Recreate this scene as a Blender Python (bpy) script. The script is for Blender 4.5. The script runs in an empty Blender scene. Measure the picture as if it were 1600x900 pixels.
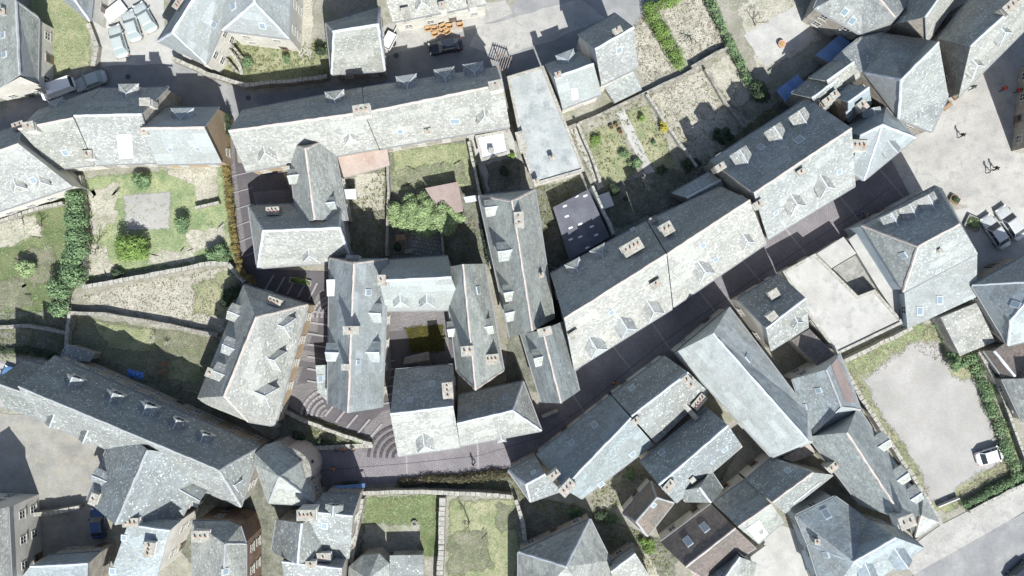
import bpy, bmesh, math, random
from mathutils import Vector, Matrix
from mathutils.geometry import tessellate_polygon
random.seed(7)
R = math.radians
sc = bpy.context.scene
COL = sc.collection
H, S = 120.0, 12.0          # camera height in metres, photo pixels per metre of ground

# ------------------------------------------------------------------ camera, sky, sun, exposure
cd = bpy.data.cameras.new('camera'); cam = bpy.data.objects.new('camera', cd); COL.objects.link(cam)
cam.location = (0, 0, H); cd.sensor_width = 36; cd.lens = 36 * H / (1600 / S); cd.clip_end = 2000
sc.camera = cam
SUN_EL, SUN_AZ = 50.5, 160.0       # azimuth clockwise from north (+Y)
w = bpy.data.worlds.new('World'); sc.world = w; w.use_nodes = True
nt = w.node_tree; bg = nt.nodes['Background']
sky = nt.nodes.new('ShaderNodeTexSky'); sky.sky_type = 'NISHITA'; sky.sun_disc = False
sky.sun_elevation = R(SUN_EL); sky.sun_rotation = R(SUN_AZ)
sky.air_density = 1.0; sky.dust_density = 1.5
nt.links.new(sky.outputs[0], bg.inputs[0]); bg.inputs[1].default_value = 0.1
sd = bpy.data.lights.new('sun', 'SUN'); sd.energy = 5.0; sd.angle = R(0.5); sd.color = (1, .985, .94)
sun = bpy.data.objects.new('sun', sd); COL.objects.link(sun)
sv = Vector((math.sin(R(SUN_AZ)) * math.cos(R(SUN_EL)), math.cos(R(SUN_AZ)) * math.cos(R(SUN_EL)), math.sin(R(SUN_EL))))
sun.rotation_euler = sv.to_track_quat('Z', 'Y').to_euler()
sc.view_settings.view_transform = 'Standard'; sc.view_settings.look = 'None'
sc.view_settings.exposure = 0.66; sc.view_settings.gamma = 1

# ------------------------------------------------------------------ helpers
def W(px, py, z=0.0):
    k = (H - z) / H / S
    return Vector(((px - 800) * k, (450 - py) * k, z))
def tag(o, label=None, cat=None, group=None, kind=None):
    if label: o['label'] = label
    if cat: o['category'] = cat
    if group: o['group'] = group
    if kind: o['kind'] = kind
    return o
def empty(name, loc=(0, 0, 0), rz=0.0):
    o = bpy.data.objects.new(name, None); COL.objects.link(o); o.location = loc; o.rotation_euler.z = rz
    o.empty_display_size = .3
    return o
def link(name, me, parent=None, mats=()):
    o = bpy.data.objects.new(name, me); COL.objects.link(o)
    for m in mats: me.materials.append(m)
    if parent: o.parent = parent
    return o
def mesh(name, vs, fs, mats, parent=None, mi=None, uvs=None, off=None, smooth=False):
    me = bpy.data.meshes.new(name)
    if off is not None: vs = [Vector(v) - off for v in vs]
    me.from_pydata([tuple(v) for v in vs], [], fs)
    if mi:
        for p, i in zip(me.polygons, mi): p.material_index = i
    if uvs:
        ul = me.uv_layers.new(name='UVMap')
        for p, u in zip(me.polygons, uvs):
            for li, q in zip(p.loop_indices, u): ul.data[li].uv = q
    if smooth:
        for p in me.polygons: p.use_smooth = True
    return link(name, me, parent, mats if isinstance(mats, (list, tuple)) else [mats])
class MB:
    def __init__(s): s.v, s.f, s.m = [], [], []
    def quad(s, *p, mi=0):
        n = len(s.v); s.v += [Vector(q) for q in p]; s.f.append(tuple(range(n, n + len(p)))); s.m.append(mi)
    def box(s, c, sx, sy, sz, ax=0.0, mi=0, top=1.0):   # c = centre of the base
        c = Vector(c); n = len(s.v); ca, sa = math.cos(ax), math.sin(ax)
        for z, t in ((0, 1), (sz, top)):
            for x, y in ((-1, -1), (1, -1), (1, 1), (-1, 1)):
                X, Y = x * sx / 2 * t, y * sy / 2 * t
                s.v.append(c + Vector((X * ca - Y * sa, X * sa + Y * ca, z)))
        for f in ((3, 2, 1, 0), (4, 5, 6, 7), (0, 1, 5, 4), (1, 2, 6, 5), (2, 3, 7, 6), (3, 0, 4, 7)):
            s.f.append(tuple(n + i for i in f)); s.m.append(mi)
    def tube(s, p, q, r0, r1, k=6, mi=0, cap=True):
        p, q = Vector(p), Vector(q); d = (q - p).normalized()
        a = d.orthogonal().normalized(); b = d.cross(a); n = len(s.v)
        for c, r in ((p, r0), (q, r1)):
            for i in range(k):
                t = 2 * math.pi * i / k; s.v.append(c + a * math.cos(t) * r + b * math.sin(t) * r)
        for i in range(k):
            j = (i + 1) % k; s.f.append((n + i, n + j, n + k + j, n + k + i)); s.m.append(mi)
        if cap:
            s.f.append(tuple(n + k + i for i in range(k))); s.m.append(mi)
            s.f.append(tuple(n + k - 1 - i for i in range(k))); s.m.append(mi)
    def build(s, name, mats, parent=None, off=None, smooth=False):
        return mesh(name, s.v, s.f, mats, parent, s.m, None, off, smooth)

# ------------------------------------------------------------------ materials
MATS = {}
def newmat(name, rough=.9, spec=.3):
    m = bpy.data.materials.new(name); m.use_nodes = True
    b = m.node_tree.nodes['Principled BSDF']; b.inputs['Roughness'].default_value = rough
    b.inputs['Specular IOR Level'].default_value = spec
    MATS[name] = m
    return m, m.node_tree, b
def N(nt, t, **kw):
    n = nt.nodes.new(t)
    for k, v in kw.items():
        if k in n.inputs: n.inputs[k].default_value = v
        else: setattr(n, k, v)
    return n
def ramp(nt, src, stops):
    r = nt.nodes.new('ShaderNodeValToRGB'); e = r.color_ramp.elements
    while len(e) < len(stops): e.new(.5)
    for k, (p, c) in zip(e, stops):
        k.position = p; k.color = (*c, 1) if len(c) == 3 else c
    nt.links.new(src, r.inputs[0]); return r.outputs[0]
def mix(nt, fac, a, b, mode='MIX'):
    m = nt.nodes.new('ShaderNodeMix'); m.data_type = 'RGBA'; m.blend_type = mode
    for s, i in ((fac, 0), (a, 6), (b, 7)):
        if hasattr(s, 'links'): nt.links.new(s, m.inputs[i])
        elif i == 0: m.inputs[0].default_value = s
        else: m.inputs[i].default_value = (*s, 1)
    return m.outputs[2]
def bump(nt, b, src, strength, dist=.05, prev=None):
    n = nt.nodes.new('ShaderNodeBump'); n.inputs['Strength'].default_value = strength; n.inputs['Distance'].default_value = dist
    nt.links.new(src, n.inputs['Height'])
    if prev: nt.links.new(prev, n.inputs['Normal'])
    nt.links.new(n.outputs[0], b.inputs['Normal']); return n.outputs[0]
def g(k, t=(1, 1, 1)): return tuple(k * x for x in t)

def slate(name, base, tint=(1, 1, 1), lichen=.35, bw=.34, rh=.24, patch=(.36, .38, .33), bumps=1.0, contrast=.24):
    m, nt, b = newmat(name, .62, .35)
    uv = N(nt, 'ShaderNodeUVMap'); oi = N(nt, 'ShaderNodeObjectInfo'); geo = N(nt, 'ShaderNodeNewGeometry')
    pos = geo.outputs['Position']
    def noise(sc_, det=4.0, ro=.6, vec=None):
        n = N(nt, 'ShaderNodeTexNoise', Scale=sc_, Detail=det, Roughness=ro); nt.links.new(vec or pos, n.inputs['Vector']); return n
    br = N(nt, 'ShaderNodeTexBrick', **{'Scale': 1.0, 'Mortar Size': .018, 'Brick Width': bw, 'Row Height': rh, 'Mortar Smooth': .4}); br.offset = .5
    wn = noise(1.3, 2.0, .5, uv.outputs[0])                       # uneven courses
    mv = N(nt, 'ShaderNodeVectorMath', operation='MULTIPLY_ADD'); nt.links.new(wn.outputs['Color'], mv.inputs[0]); mv.inputs[1].default_value = (.22, .16, 0)
    nt.links.new(uv.outputs[0], mv.inputs[2]); nt.links.new(mv.outputs[0], br.inputs['Vector'])
    br.inputs['Color1'].default_value = (*g(base * (1 - contrast), tint), 1); br.inputs['Color2'].default_value = (*g(base * (1 + contrast), tint), 1)
    br.inputs['Mortar'].default_value = (*g(base * .62, tint), 1)
    c = br.outputs['Color']
    big = noise(.3, 5.0, .65)                                     # broad weathering
    c = mix(nt, ramp(nt, big.outputs[0], [(.36, (.55,) * 3), (.62, (0, 0, 0))]), c, g(base * .62, (.95, 1, .97)))
    rb = N(nt, 'ShaderNodeTexBrick', **{'Scale': 1.0, 'Mortar Size': 0.0, 'Brick Width': 2.7, 'Row Height': 1.3}); rb.offset = .37     # relaid patches of slate
    nt.links.new(mv.outputs[0], rb.inputs['Vector']); rb.inputs['Color1'].default_value = (0, 0, 0, 1); rb.inputs['Color2'].default_value = (1, 1, 1, 1)
    c = mix(nt, ramp(nt, rb.outputs['Color'], [(.80, (0, 0, 0)), (.84, (.55,) * 3)]), c, g(base * 1.12, tint))
    c = mix(nt, ramp(nt, rb.outputs['Color'], [(.10, (.4,) * 3), (.14, (0, 0, 0))]), c, g(base * .74, (.97, 1, 1.02)))
    ms = noise(.55, 6.0, .7)                                      # moss and algae patches
    c = mix(nt, ramp(nt, ms.outputs[0], [(.56, (0, 0, 0)), (.72, (lichen * 1.1,) * 3)]), c, g(base * .8, (1.0, 1.04, .78)))
    mp = N(nt, 'ShaderNodeMapping'); mp.inputs['Scale'].default_value = (2.2, .16, 1); nt.links.new(uv.outputs[0], mp.inputs[0])
    stk = noise(1.0, 4.0, .6, mp.outputs[0])                      # streaks down the slope
    c = mix(nt, ramp(nt, stk.outputs[0], [(.5, (0, 0, 0)), (.75, (.3,) * 3)]), c, g(base * .7, (.96, 1, 1)))
    vo = N(nt, 'ShaderNodeTexVoronoi', Scale=3.7); nt.links.new(pos, vo.inputs['Vector'])     # lichen dots
    sep = N(nt, 'ShaderNodeSeparateColor'); nt.links.new(vo.outputs['Color'], sep.inputs[0])
    dot = ramp(nt, vo.outputs['Distance'], [(.2, (1, 1, 1)), (.46, (0, 0, 0))]); gate = ramp(nt, sep.outputs[0], [(.6, (0, 0, 0)), (.72, (1, 1, 1))])
    dots = mix(nt, 1.0, dot, gate, 'MULTIPLY')
    ln = noise(.8, 5.0, .7); dots = mix(nt, 1.0, dots, ramp(nt, ln.outputs[0], [(.35, (.15,) * 3), (.6, (min(1, lichen * 2),) * 3)]), 'MULTIPLY')
    c = mix(nt, dots, c, patch)
    fine = noise(9.0, 8.0, .9)
    c = mix(nt, 1.0, c, ramp(nt, fine.outputs[0], [(.3, (.7,) * 3), (.7, (1.3,) * 3)]), 'MULTIPLY')
    # each roof a little different in hue and value
    c = mix(nt, 1.0, c, ramp(nt, oi.outputs['Random'], [(0, (.93, .97, .99)), (.35, (.98, .99, .98)), (.7, (1.08, 1.07, 1.03)), (1, (.92, .93, .89))]), 'MULTIPLY')
    nt.links.new(c, b.inputs['Base Color'])
    vor = N(nt, 'ShaderNodeTexVoronoi', Scale=3.4); nt.links.new(pos, vor.inputs['Vector'])
    sag = noise(.45, 2.0, .5); n0 = bump(nt, b, sag.outputs[0], .5, .5)
    n1 = bump(nt, b, br.outputs['Fac'], .3 * bumps, -.03, n0)
    n2 = bump(nt, b, vor.outputs['Color'], .7 * bumps, .09, n1)
    bump(nt, b, fine.outputs[0], .65 * bumps, .11, n2)
    return m
slate('slate', .265, (.91, 1.0, 1.03), .6, patch=(.68, .7, .68))
slate('slate_pale', .34, (.97, 1.0, .97), .5, patch=(.62, .64, .6))
slate('slate_barn', .42, (.90, 1, 1.04), .2, .3, .2, patch=(.52, .55, .57), bumps=.4, contrast=.12)
slate('slate_new', .35, (.90, 1, 1.04), .25, .26, .18, patch=(.55, .58, .6), bumps=.4, contrast=.1)
slate('slate_blue', .33, (.85, 1, 1.10), .35, patch=(.5, .54, .56))
slate('slate_green', .36, (.93, 1.0, .98), .45, .4, .32, patch=(.54, .57, .52), bumps=1.0)
slate('lauze', .34, (.94, 1, .99), .5, .55, .42, patch=(.5, .52, .48), bumps=1.4, contrast=.3)
slate('brown_tile', .15, (1.12, .94, .9), .3, .3, .34, patch=(.32, .27, .24))
slate('tan_tile', .17, (1.22, .97, .8), .35, .3, .34, patch=(.36, .31, .25))
slate('pink_tile', .3, (1.12, .93, .85), .25, .3, .3, patch=(.42, .36, .32))

def ground(name, c1, c2, scale=.5, fine=6.0, bmp=.4, c3=None, rough=.95, spec=.15, fs=.3, bd=.06, soft=False):
    if name in SOFT and not soft: ground(name + '_soft', c1, c2, scale, fine, bmp, c3, rough, spec, fs, bd, True)
    m, nt, b = newmat(name, rough, spec)
    geo = N(nt, 'ShaderNodeNewGeometry')
    a = N(nt, 'ShaderNodeTexNoise', Scale=scale, Detail=7.0, Roughness=.62); nt.links.new(geo.outputs['Position'], a.inputs['Vector'])
    f = N(nt, 'ShaderNodeTexNoise', Scale=fine, Detail=5.0, Roughness=.75); nt.links.new(geo.outputs['Position'], f.inputs['Vector'])
    c = mix(nt, ramp(nt, a.outputs[0], [(.36, (0, 0, 0)), (.64, (1, 1, 1))]), c1, c2)
    if c3:
        e = N(nt, 'ShaderNodeTexNoise', Scale=scale * 2.3, Detail=6.0, Roughness=.7); nt.links.new(geo.outputs['Position'], e.inputs['Vector'])
        c = mix(nt, ramp(nt, e.outputs[0], [(.5, (0, 0, 0)), (.66, (1, 1, 1))]), c, c3)
    v = ramp(nt, f.outputs[0], [(.3, (1 - fs,) * 3), (.7, (1 + fs,) * 3)])
    c = mix(nt, 1.0, c, v, 'MULTIPLY')
    nt.links.new(c, b.inputs['Base Color'])
    bump(nt, b, f.outputs[0], bmp, bd)
    if soft:      # ragged border: the sheet thins out towards its rim in patches
        at = N(nt, 'ShaderNodeAttribute'); at.attribute_name = 'edge'
        q = N(nt, 'ShaderNodeTexNoise', Scale=1.1, Detail=6.0, Roughness=.75); nt.links.new(geo.outputs['Position'], q.inputs['Vector'])
        ma = N(nt, 'ShaderNodeMath', operation='ADD'); nt.links.new(at.outputs['Fac'], ma.inputs[0]); nt.links.new(q.outputs[0], ma.inputs[1])
        fac = ramp(nt, ma.outputs[0], [(.8, (0, 0, 0)), (1.02, (1, 1, 1))])
        ts = N(nt, 'ShaderNodeBsdfTransparent'); ms = N(nt, 'ShaderNodeMixShader')
        nt.links.new(fac, ms.inputs[0]); nt.links.new(ts.outputs[0], ms.inputs[1]); nt.links.new(b.outputs[0], ms.inputs[2])
        nt.links.new(ms.outputs[0], nt.nodes['Material Output'].inputs[0])
    return m
SOFT = {'scrub', 'lawn_deep', 'soil', 'dark_earth', 'lawn', 'lawn_green', 'dry_grass', 'gravel'}
ground('soil', (.19, .185, .155), (.29, .28, .245), .35, 4, .7, (.17, .19, .12))
ground('scrub', (.125, .13, .09), (.21, .205, .155), .45, 4.5, 1.0, (.13, .155, .08), fs=.4, bd=.15)
ground('lawn_deep', (.09, .125, .055), (.175, .2, .105), .35, 5, 1.0, (.16, .165, .09), fs=.4, bd=.15)
ground('asphalt', (.18, .185, .19), (.265, .267, .265), .3, 9, .25, (.2, .205, .205), fs=.2)
ground('square', (.285, .28, .265), (.36, .355, .335), .3, 7, .35, (.25, .25, .245), fs=.24)
ground('gravel', (.265, .265, .255), (.34, .335, .325), .22, 10, .4, (.3, .29, .265), fs=.2)
ground('concrete', (.30, .30, .29), (.40, .40, .38), .5, 6, .2, (.34, .34, .32), fs=.12)
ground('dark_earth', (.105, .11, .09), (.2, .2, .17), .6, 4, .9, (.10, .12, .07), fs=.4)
ground('lawn', (.19, .215, .12), (.32, .315, .205), .3, 5, 1.0, (.16, .20, .105), fs=.4, bd=.15)
ground('lawn_green', (.17, .225, .115), (.31, .335, .195), .35, 5, 1.0, (.14, .2, .1), fs=.4, bd=.15)
ground('dry_grass', (.32, .31, .26), (.42, .405, .345), .3, 4, 1.0, (.25, .255, .19), fs=.35, bd=.15)
ground('moss_lawn', (.042, .04, .008), (.065, .06, .014), .6, 9, 1.0, fs=.3, bd=.1)
ground('stone_wall', (.22, .21, .185), (.36, .345, .31), 1.5, 4, 1.2, (.16, .17, .13), fs=.45, bd=.15)
ground('coping', (.27, .265, .24), (.38, .37, .34), 1.5, 5, .8, (.2, .21, .16), fs=.3)
ground('plaster', (.46, .45, .41), (.55, .54, .5), .4, 6, .15, (.42, .41, .37), fs=.1)
ground('stone', (.27, .25, .22), (.38, .36, .32), .8, 3.5, .8, (.22, .21, .19), fs=.35)
ground('ochre_wall', (.33, .26, .18), (.4, .32, .22), .5, 5, .3, (.3, .24, .17), fs=.15)
ground('brown_stone', (.2, .14, .105), (.28, .2, .155), .6, 3.5, .8, (.17, .13, .1), fs=.3)
ground('blue_wall', (.30, .36, .40), (.38, .44, .47), .6, 5, .2, fs=.12)
ground('worn_yard', (.19, .19, .18), (.29, .285, .26), .3, 7, .35, (.27, .255, .21), fs=.2)
ground('flat_roof', (.27, .295, .295), (.38, .395, .39), .3, 4, .15, (.22, .25, .255), fs=.14, rough=.7)
ground('flat_pale', (.33, .328, .31), (.40, .398, .38), .25, 6, .1, (.28, .285, .275), fs=.12, rough=.8)
ground('terrace_dark', (.085, .09, .11), (.13, .135, .16), .4, 5, .3, (.1, .1, .12), fs=.15)
ground('rust_roof', (.31, .245, .215), (.39, .33, .3), .5, 5, .2, (.38, .32, .28), fs=.15)
ground('brown_roof', (.24, .19, .175), (.3, .245, .23), .5, 5, .2, fs=.1)
ground('zinc', (.42, .46, .50), (.52, .55, .58), .8, 6, .1, fs=.08, rough=.45, spec=.5)
ground('white_sheet', (.50, .52, .53), (.58, .59, .59), .6, 6, .1, fs=.06, rough=.6)
ground('mortar', (.40, .36, .33), (.5, .45, .41), 1.5, 8, .4, fs=.2)
ground('grey_cap', (.27, .29, .3), (.36, .37, .37), 1.5, 8, .4, fs=.2)
ground('chimney_white', (.50, .49, .46), (.6, .59, .55), 1.2, 6, .3, (.4, .39, .36), fs=.15)
ground('bark', (.12, .10, .085), (.2, .175, .15), 2, 8, .8, fs=.3)
ground('pale_bark', (.38, .36, .31), (.5, .47, .42), 2, 8, .8, fs=.3)
ground('terracotta', (.36, .21, .15), (.44, .27, .2), 3, 8, .2, fs=.15)
ground('crate_wood', (.38, .25, .13), (.46, .32, .19), 3, 8, .2, fs=.15)
ground('old_wood', (.2, .13, .08), (.28, .19, .12), 3, 9, .3, fs=.25)
ground('blue_tarp', (.05, .16, .5), (.1, .25, .62), 2, 6, .6, fs=.2, rough=.45, spec=.4)
ground('blue_metal', (.10, .18, .36), (.16, .26, .46), .8, 6, .1, fs=.1, rough=.4, spec=.5)
ground('stone_slab', (.2, .2, .19), (.3, .3, .28), 1.2, 5, .6, fs=.3)
ground('glass_roof', (.2, .27, .25), (.3, .36, .34), .5, 3, .05, fs=.08, rough=.12, spec=.6)
def plain(name, c, rough=.5, spec=.4, metal=0):
    m, nt, b = newmat(name, rough, spec); b.inputs['Metallic'].default_value = metal
    n = N(nt, 'ShaderNodeTexNoise', Scale=14.0, Detail=3.0)
    nt.links.new(mix(nt, 1.0, c, ramp(nt, n.outputs[0], [(.3, (.88,) * 3), (.7, (1.1,) * 3)]), 'MULTIPLY'), b.inputs['Base Color'])
    return m
plain('frame_white', (.55, .55, .52)); plain('frame_brown', (.15, .1, .07))
plain('glass', (.035, .045, .055), .08, .6); plain('door', (.16, .11, .08))
plain('tyre', (.025, .025, .027), .8); plain('rim', (.4, .41, .42), .3, .5, .6)
plain('paint_white', (.8, .81, .82), .25, .5); plain('paint_silver', (.46, .48, .48), .28, .5, .2)
plain('paint_black', (.02, .024, .035), .2, .6); plain('paint_blue', (.10, .2, .36), .25, .5)
plain('paint_navy', (.03, .06, .16), .22, .5); plain('paint_ice', (.36, .4, .4), .3, .5)
plain('lamp_red', (.4, .03, .02), .2); plain('lamp_clear', (.6, .6, .58), .15)
plain('skin', (.45, .28, .2)); plain('hair', (.06, .04, .03), .8)
for n_, c_ in dict(cloth_black=(.025, .025, .03), cloth_red=(.45, .05, .04), cloth_navy=(.05, .06, .13), cloth_beige=(.42, .36, .27), cloth_violet=(.16, .11, .25), cloth_orange=(.5, .2, .06), cloth_green=(.10, .14, .09), denim=(.07, .1, .18), cloth_grey=(.2, .2, .21), cloth_white=(.6, .6, .58)).items():
    plain(n_, c_, .9, .1)
plain('gutter', (.2, .21, .22), .5)
plain('iron', (.06, .065, .07), .5); plain('plastic_white', (.6, .61, .6), .5); plain('copper_green', (.16, .36, .28), .5)
plain('sky_reflection_pane', (.22, .28, .32), .12, .6)  # skylight glass: reflected sky painted in as a paler base colour
plain('pale_glass', (.25, .3, .31), .15, .5)
plain('road_paint', (.55, .55, .53), .8, .1)

def paving(name, c1, c2, mort, bw, rh, ang, mortar=.05):
    m, nt, b = newmat(name, .7, .3)
    geo = N(nt, 'ShaderNodeNewGeometry'); mp = N(nt, 'ShaderNodeMapping'); mp.inputs['Rotation'].default_value = (0, 0, ang)
    nt.links.new(geo.outputs['Position'], mp.inputs[0])
    br = N(nt, 'ShaderNodeTexBrick', **{'Scale': 1.0, 'Mortar Size': mortar, 'Brick Width': bw, 'Row Height': rh, 'Mortar Smooth': .2}); br.offset = .5
    nt.links.new(mp.outputs[0], br.inputs['Vector'])
    br.inputs['Color1'].default_value = (*c1, 1); br.inputs['Color2'].default_value = (*c2, 1); br.inputs['Mortar'].default_value = (*mort, 1)
    a = N(nt, 'ShaderNodeTexNoise', Scale=.35, Detail=6.0); nt.links.new(geo.outputs['Position'], a.inputs['Vector'])
    f = N(nt, 'ShaderNodeTexNoise', Scale=9.0, Detail=4.0); nt.links.new(geo.outputs['Position'], f.inputs['Vector'])
    c = mix(nt, 1.0, br.outputs['Color'], ramp(nt, a.outputs[0], [(.3, (.84,) * 3), (.7, (1.14,) * 3)]), 'MULTIPLY')
    c = mix(nt, 1.0, c, ramp(nt, f.outputs[0], [(.3, (.85,) * 3), (.7, (1.15,) * 3)]), 'MULTIPLY')
    nt.links.new(c, b.inputs['Base Color'])
    bump(nt, b, br.outputs['Fac'], .5, -.02)
    return m
paving('street_setts', (.165, .155, .166), (.195, .184, .195), (.13, .122, .133), .3, .3, R(-32), .03)
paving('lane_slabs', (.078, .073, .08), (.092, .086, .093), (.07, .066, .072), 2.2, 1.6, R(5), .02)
paving('lane_setts', (.15, .14, .142), (.21, .2, .2), (.1, .095, .1), .22, .18, R(5), .03)
paving('garden_slabs', (.2, .2, .18), (.28, .27, .25), (.1, .1, .09), .5, .5, R(10), .04)

def leafmat(name, c1, c2, c3):
    m, nt, b = newmat(name, .7, .25)
    geo = N(nt, 'ShaderNodeNewGeometry')
    nz = N(nt, 'ShaderNodeTexNoise', Scale=.9, Detail=3.0); nt.links.new(geo.outputs['Position'], nz.inputs['Vector'])
    c = ramp(nt, geo.outputs['Random Per Island'], [(.0, c1), (.5, c2), (1., c3)])
    c = mix(nt, 1.0, c, ramp(nt, nz.outputs[0], [(.35, (.75,) * 3), (.65, (1.25,) * 3)]), 'MULTIPLY')
    nt.links.new(c, b.inputs['Base Color'])
    return m
leafmat('leaf_mid', (.06, .11, .05), (.11, .18, .085), (.19, .27, .14))
leafmat('leaf_bright', (.07, .13, .03), (.13, .21, .05), (.2, .28, .09))
leafmat('leaf_pale', (.13, .2, .08), (.22, .3, .14), (.33, .4, .22))
leafmat('leaf_dark', (.02, .038, .02), (.04, .065, .035), (.07, .10, .055))
leafmat('leaf_yellow', (.3, .26, .03), (.42, .36, .06), (.5, .45, .1))
leafmat('ivy_ochre', (.09, .085, .025), (.2, .15, .055), (.22, .2, .08))
leafmat('leaf_brown', (.035, .032, .02), (.07, .062, .036), (.11, .11, .055))
leafmat('weed', (.07, .085, .035), (.15, .16, .07), (.24, .23, .13))
leafmat('twig', (.1, .085, .065), (.18, .155, .12), (.26, .23, .18))
M = MATS

# ------------------------------------------------------------------ the ground
SHEETS = []
def level(vs):      # each sheet lies 4 mm above the highest sheet it overlaps
    x0, x1, y0, y1 = min(v.x for v in vs), max(v.x for v in vs), min(v.y for v in vs), max(v.y for v in vs)
    l = 1 + max([q[4] for q in SHEETS if q[0] < x1 and q[1] > x0 and q[2] < y1 and q[3] > y0], default=0)
    SHEETS.append((x0, x1, y0, y1, l)); return l
def jag(pts, amp, seg):
    out = []; n = len(pts)
    for i in range(n):
        a, b = pts[i], pts[(i + 1) % n]; L = math.hypot(b[0] - a[0], b[1] - a[1]); k = max(1, int(L / seg))
        for j in range(k):
            t = j / k; o = (0, 0) if (j == 0 and amp < 2) else (random.uniform(-amp, amp), random.uniform(-amp, amp))
            out.append((a[0] + (b[0] - a[0]) * t + o[0], a[1] + (b[1] - a[1]) * t + o[1]))
    return out
def tri_fill(vs):
    fs = []
    for t in tessellate_polygon([[Vector((v.x, v.y, 0)) for v in vs]]):
        a, b, c = (vs[i] for i in t)
        fs.append(tuple(t) if (b - a).cross(c - a).z > 0 else (t[0], t[2], t[1]))
    return fs
def sheet(name, pts, mat, amp=0, seg=14, rim=None):
    soft = mat in SOFT and rim != 0
    if amp: pts = jag(pts, amp, seg)
    vs = [W(x, y, 0) for x, y in pts]; dz = Vector((0, 0, .004 * level(vs))); vs = [v + dz for v in vs]
    if not soft: return tag(mesh(name, vs, tri_fill(vs), M[mat]), kind='structure')
    c = sum(vs, Vector()) / len(vs); r = rim or .9
    inn = []
    for v in vs:
        d = c - v; d.z = 0; L = d.length; inn.append(v + d * min(r * 1.6 / max(L, .1), .35))
        v -= d * min(r * .5 / max(L, .1), .2)
    n = len(vs); fs = tri_fill(inn); fs += [(n + i, n + (i + 1) % n, (i + 1) % n, i) for i in range(n)]
    A = sum(p.x * q.y - q.x * p.y for p, q in zip(vs, vs[1:] + vs[:1]))
    if A < 0: fs = fs[:len(fs) - n] + [f[::-1] for f in fs[-n:]]
    o = mesh(name, inn + vs, fs, M[mat + '_soft'])
    at = o.data.attributes.new('edge', 'FLOAT', 'POINT')
    for i in range(2 * n): at.data[i].value = .9 if i < n else 0.0
    return tag(o, kind='structure')
me = bpy.data.meshes.new('ground'); me.from_pydata([(-400, -400, 0), (400, -400, 0), (400, 400, 0), (-400, 400, 0)], [], [(0, 1, 2, 3)])
tag(link('ground', me, None, [M['soil']]), kind='structure')

# open ground, gardens and yards
sheet('road', [(-80, 260), (0, 190), (60, 140), (160, 103), (270, 95), (345, 128), (400, 148), (480, 140), (600, 128), (610, 105), (605, 60), (690, 45), (800, 10), (850, -60), (1100, -60), (1000, 25), (985, 55), (960, 60), (900, 80), (860, 120), (790, 140), (420, 205), (380, 190), (330, 185), (270, 160), (160, 158), (60, 215), (-80, 290)], 'asphalt', 1.5, 40)
sheet('forecourt', [(100, -60), (250, -60), (260, 60), (345, 125), (280, 98), (160, 104), (150, 60)], 'concrete', 1.5, 20)
sheet('pavement', [(750, 40), (910, 0), (950, 30), (800, 85), (770, 88), (735, 70)], 'square', 2, 20)
sheet('lawn', [(42, -40), (100, -40), (148, 40), (142, 104), (70, 128), (50, 128)], 'lawn', 2, 12)
sheet('lawn', [(330, 60), (520, 60), (520, 126), (400, 134), (345, 118)], 'lawn', 2, 12)
sheet('garden_path', [(455, -30), (490, -30), (490, 95), (466, 92)], 'dry_grass', 2, 12)
sheet('yard', [(590, 40), (790, 0), (800, 22), (625, 82), (600, 90)], 'square', 2, 14)
sheet('garden_lawn', [(130, 275), (350, 255), (372, 410), (280, 420), (136, 440)], 'lawn_green', 2, 12)
sheet('vegetable_bed', [(255, 258), (340, 257), (345, 312), (308, 318), (306, 290), (258, 272)], 'dry_grass', 1.5, 12)
for q in ([(140, 290), (185, 285), (180, 350), (140, 370)], [(285, 365), (350, 350), (360, 375), (300, 395)], [(230, 400), (300, 385), (310, 410), (240, 418)], [(135, 385), (170, 380), (180, 430), (138, 435)]): sheet('worn_grass', q, 'dry_grass', 6, 8, rim=1.5)
sheet('terrace', [(189, 303), (271, 296), (267, 360), (195, 363)], 'gravel')
sheet('garden_lawn', [(-60, 340), (110, 300), (128, 400), (100, 490), (-60, 500)], 'lawn_deep', 3, 12)
for q in ([(20, 400), (80, 380), (95, 430), (50, 450)], [(-10, 440), (40, 430), (50, 480), (-10, 490)]): sheet('worn_grass', q, 'scrub', 6, 8, rim=1.5)
sheet('garden_path', [(-60, 350), (60, 335), (70, 370), (-60, 400)], 'dry_grass', 4, 12)
sheet('garden_earth', [(-60, 490), (105, 480), (112, 560), (-60, 560)], 'dark_earth', 3, 12)
sheet('meadow', [(120, 465), (200, 442), (360, 415), (385, 450), (350, 520), (200, 500)], 'dry_grass', 2, 12)
sheet('meadow_grass', [(300, 440), (365, 420), (382, 450), (355, 500), (300, 490)], 'lawn', 5, 10)
sheet('garden_lawn', [(112, 490), (200, 503), (345, 528), (330, 620), (250, 600), (110, 545)], 'scrub', 3, 12)
for q in ([(140, 500), (240, 515), (250, 550), (170, 545)], [(270, 560), (320, 570), (310, 600), (260, 590)]): sheet('garden_lawn', q, 'lawn', 4, 10)
sheet('garden_earth', [(110, 540), (200, 575), (340, 625), (430, 690), (330, 690), (100, 570)], 'dark_earth', 3, 12)
sheet('courtyard', [(-60, 640), (60, 650), (170, 705), (150, 790), (160, 880), (40, 900), (20, 780), (-60, 700)], 'worn_yard', 2, 14)
sheet('forecourt', [(-60, 555), (45, 565), (10, 640), (-60, 640)], 'gravel', 2, 14)
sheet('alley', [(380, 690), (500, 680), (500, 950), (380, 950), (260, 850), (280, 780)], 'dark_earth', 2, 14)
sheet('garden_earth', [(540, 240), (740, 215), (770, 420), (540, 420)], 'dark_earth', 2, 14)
sheet('garden_lawn', [(610, 232), (735, 220), (740, 290), (610, 300)], 'lawn', 3, 10)
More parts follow.
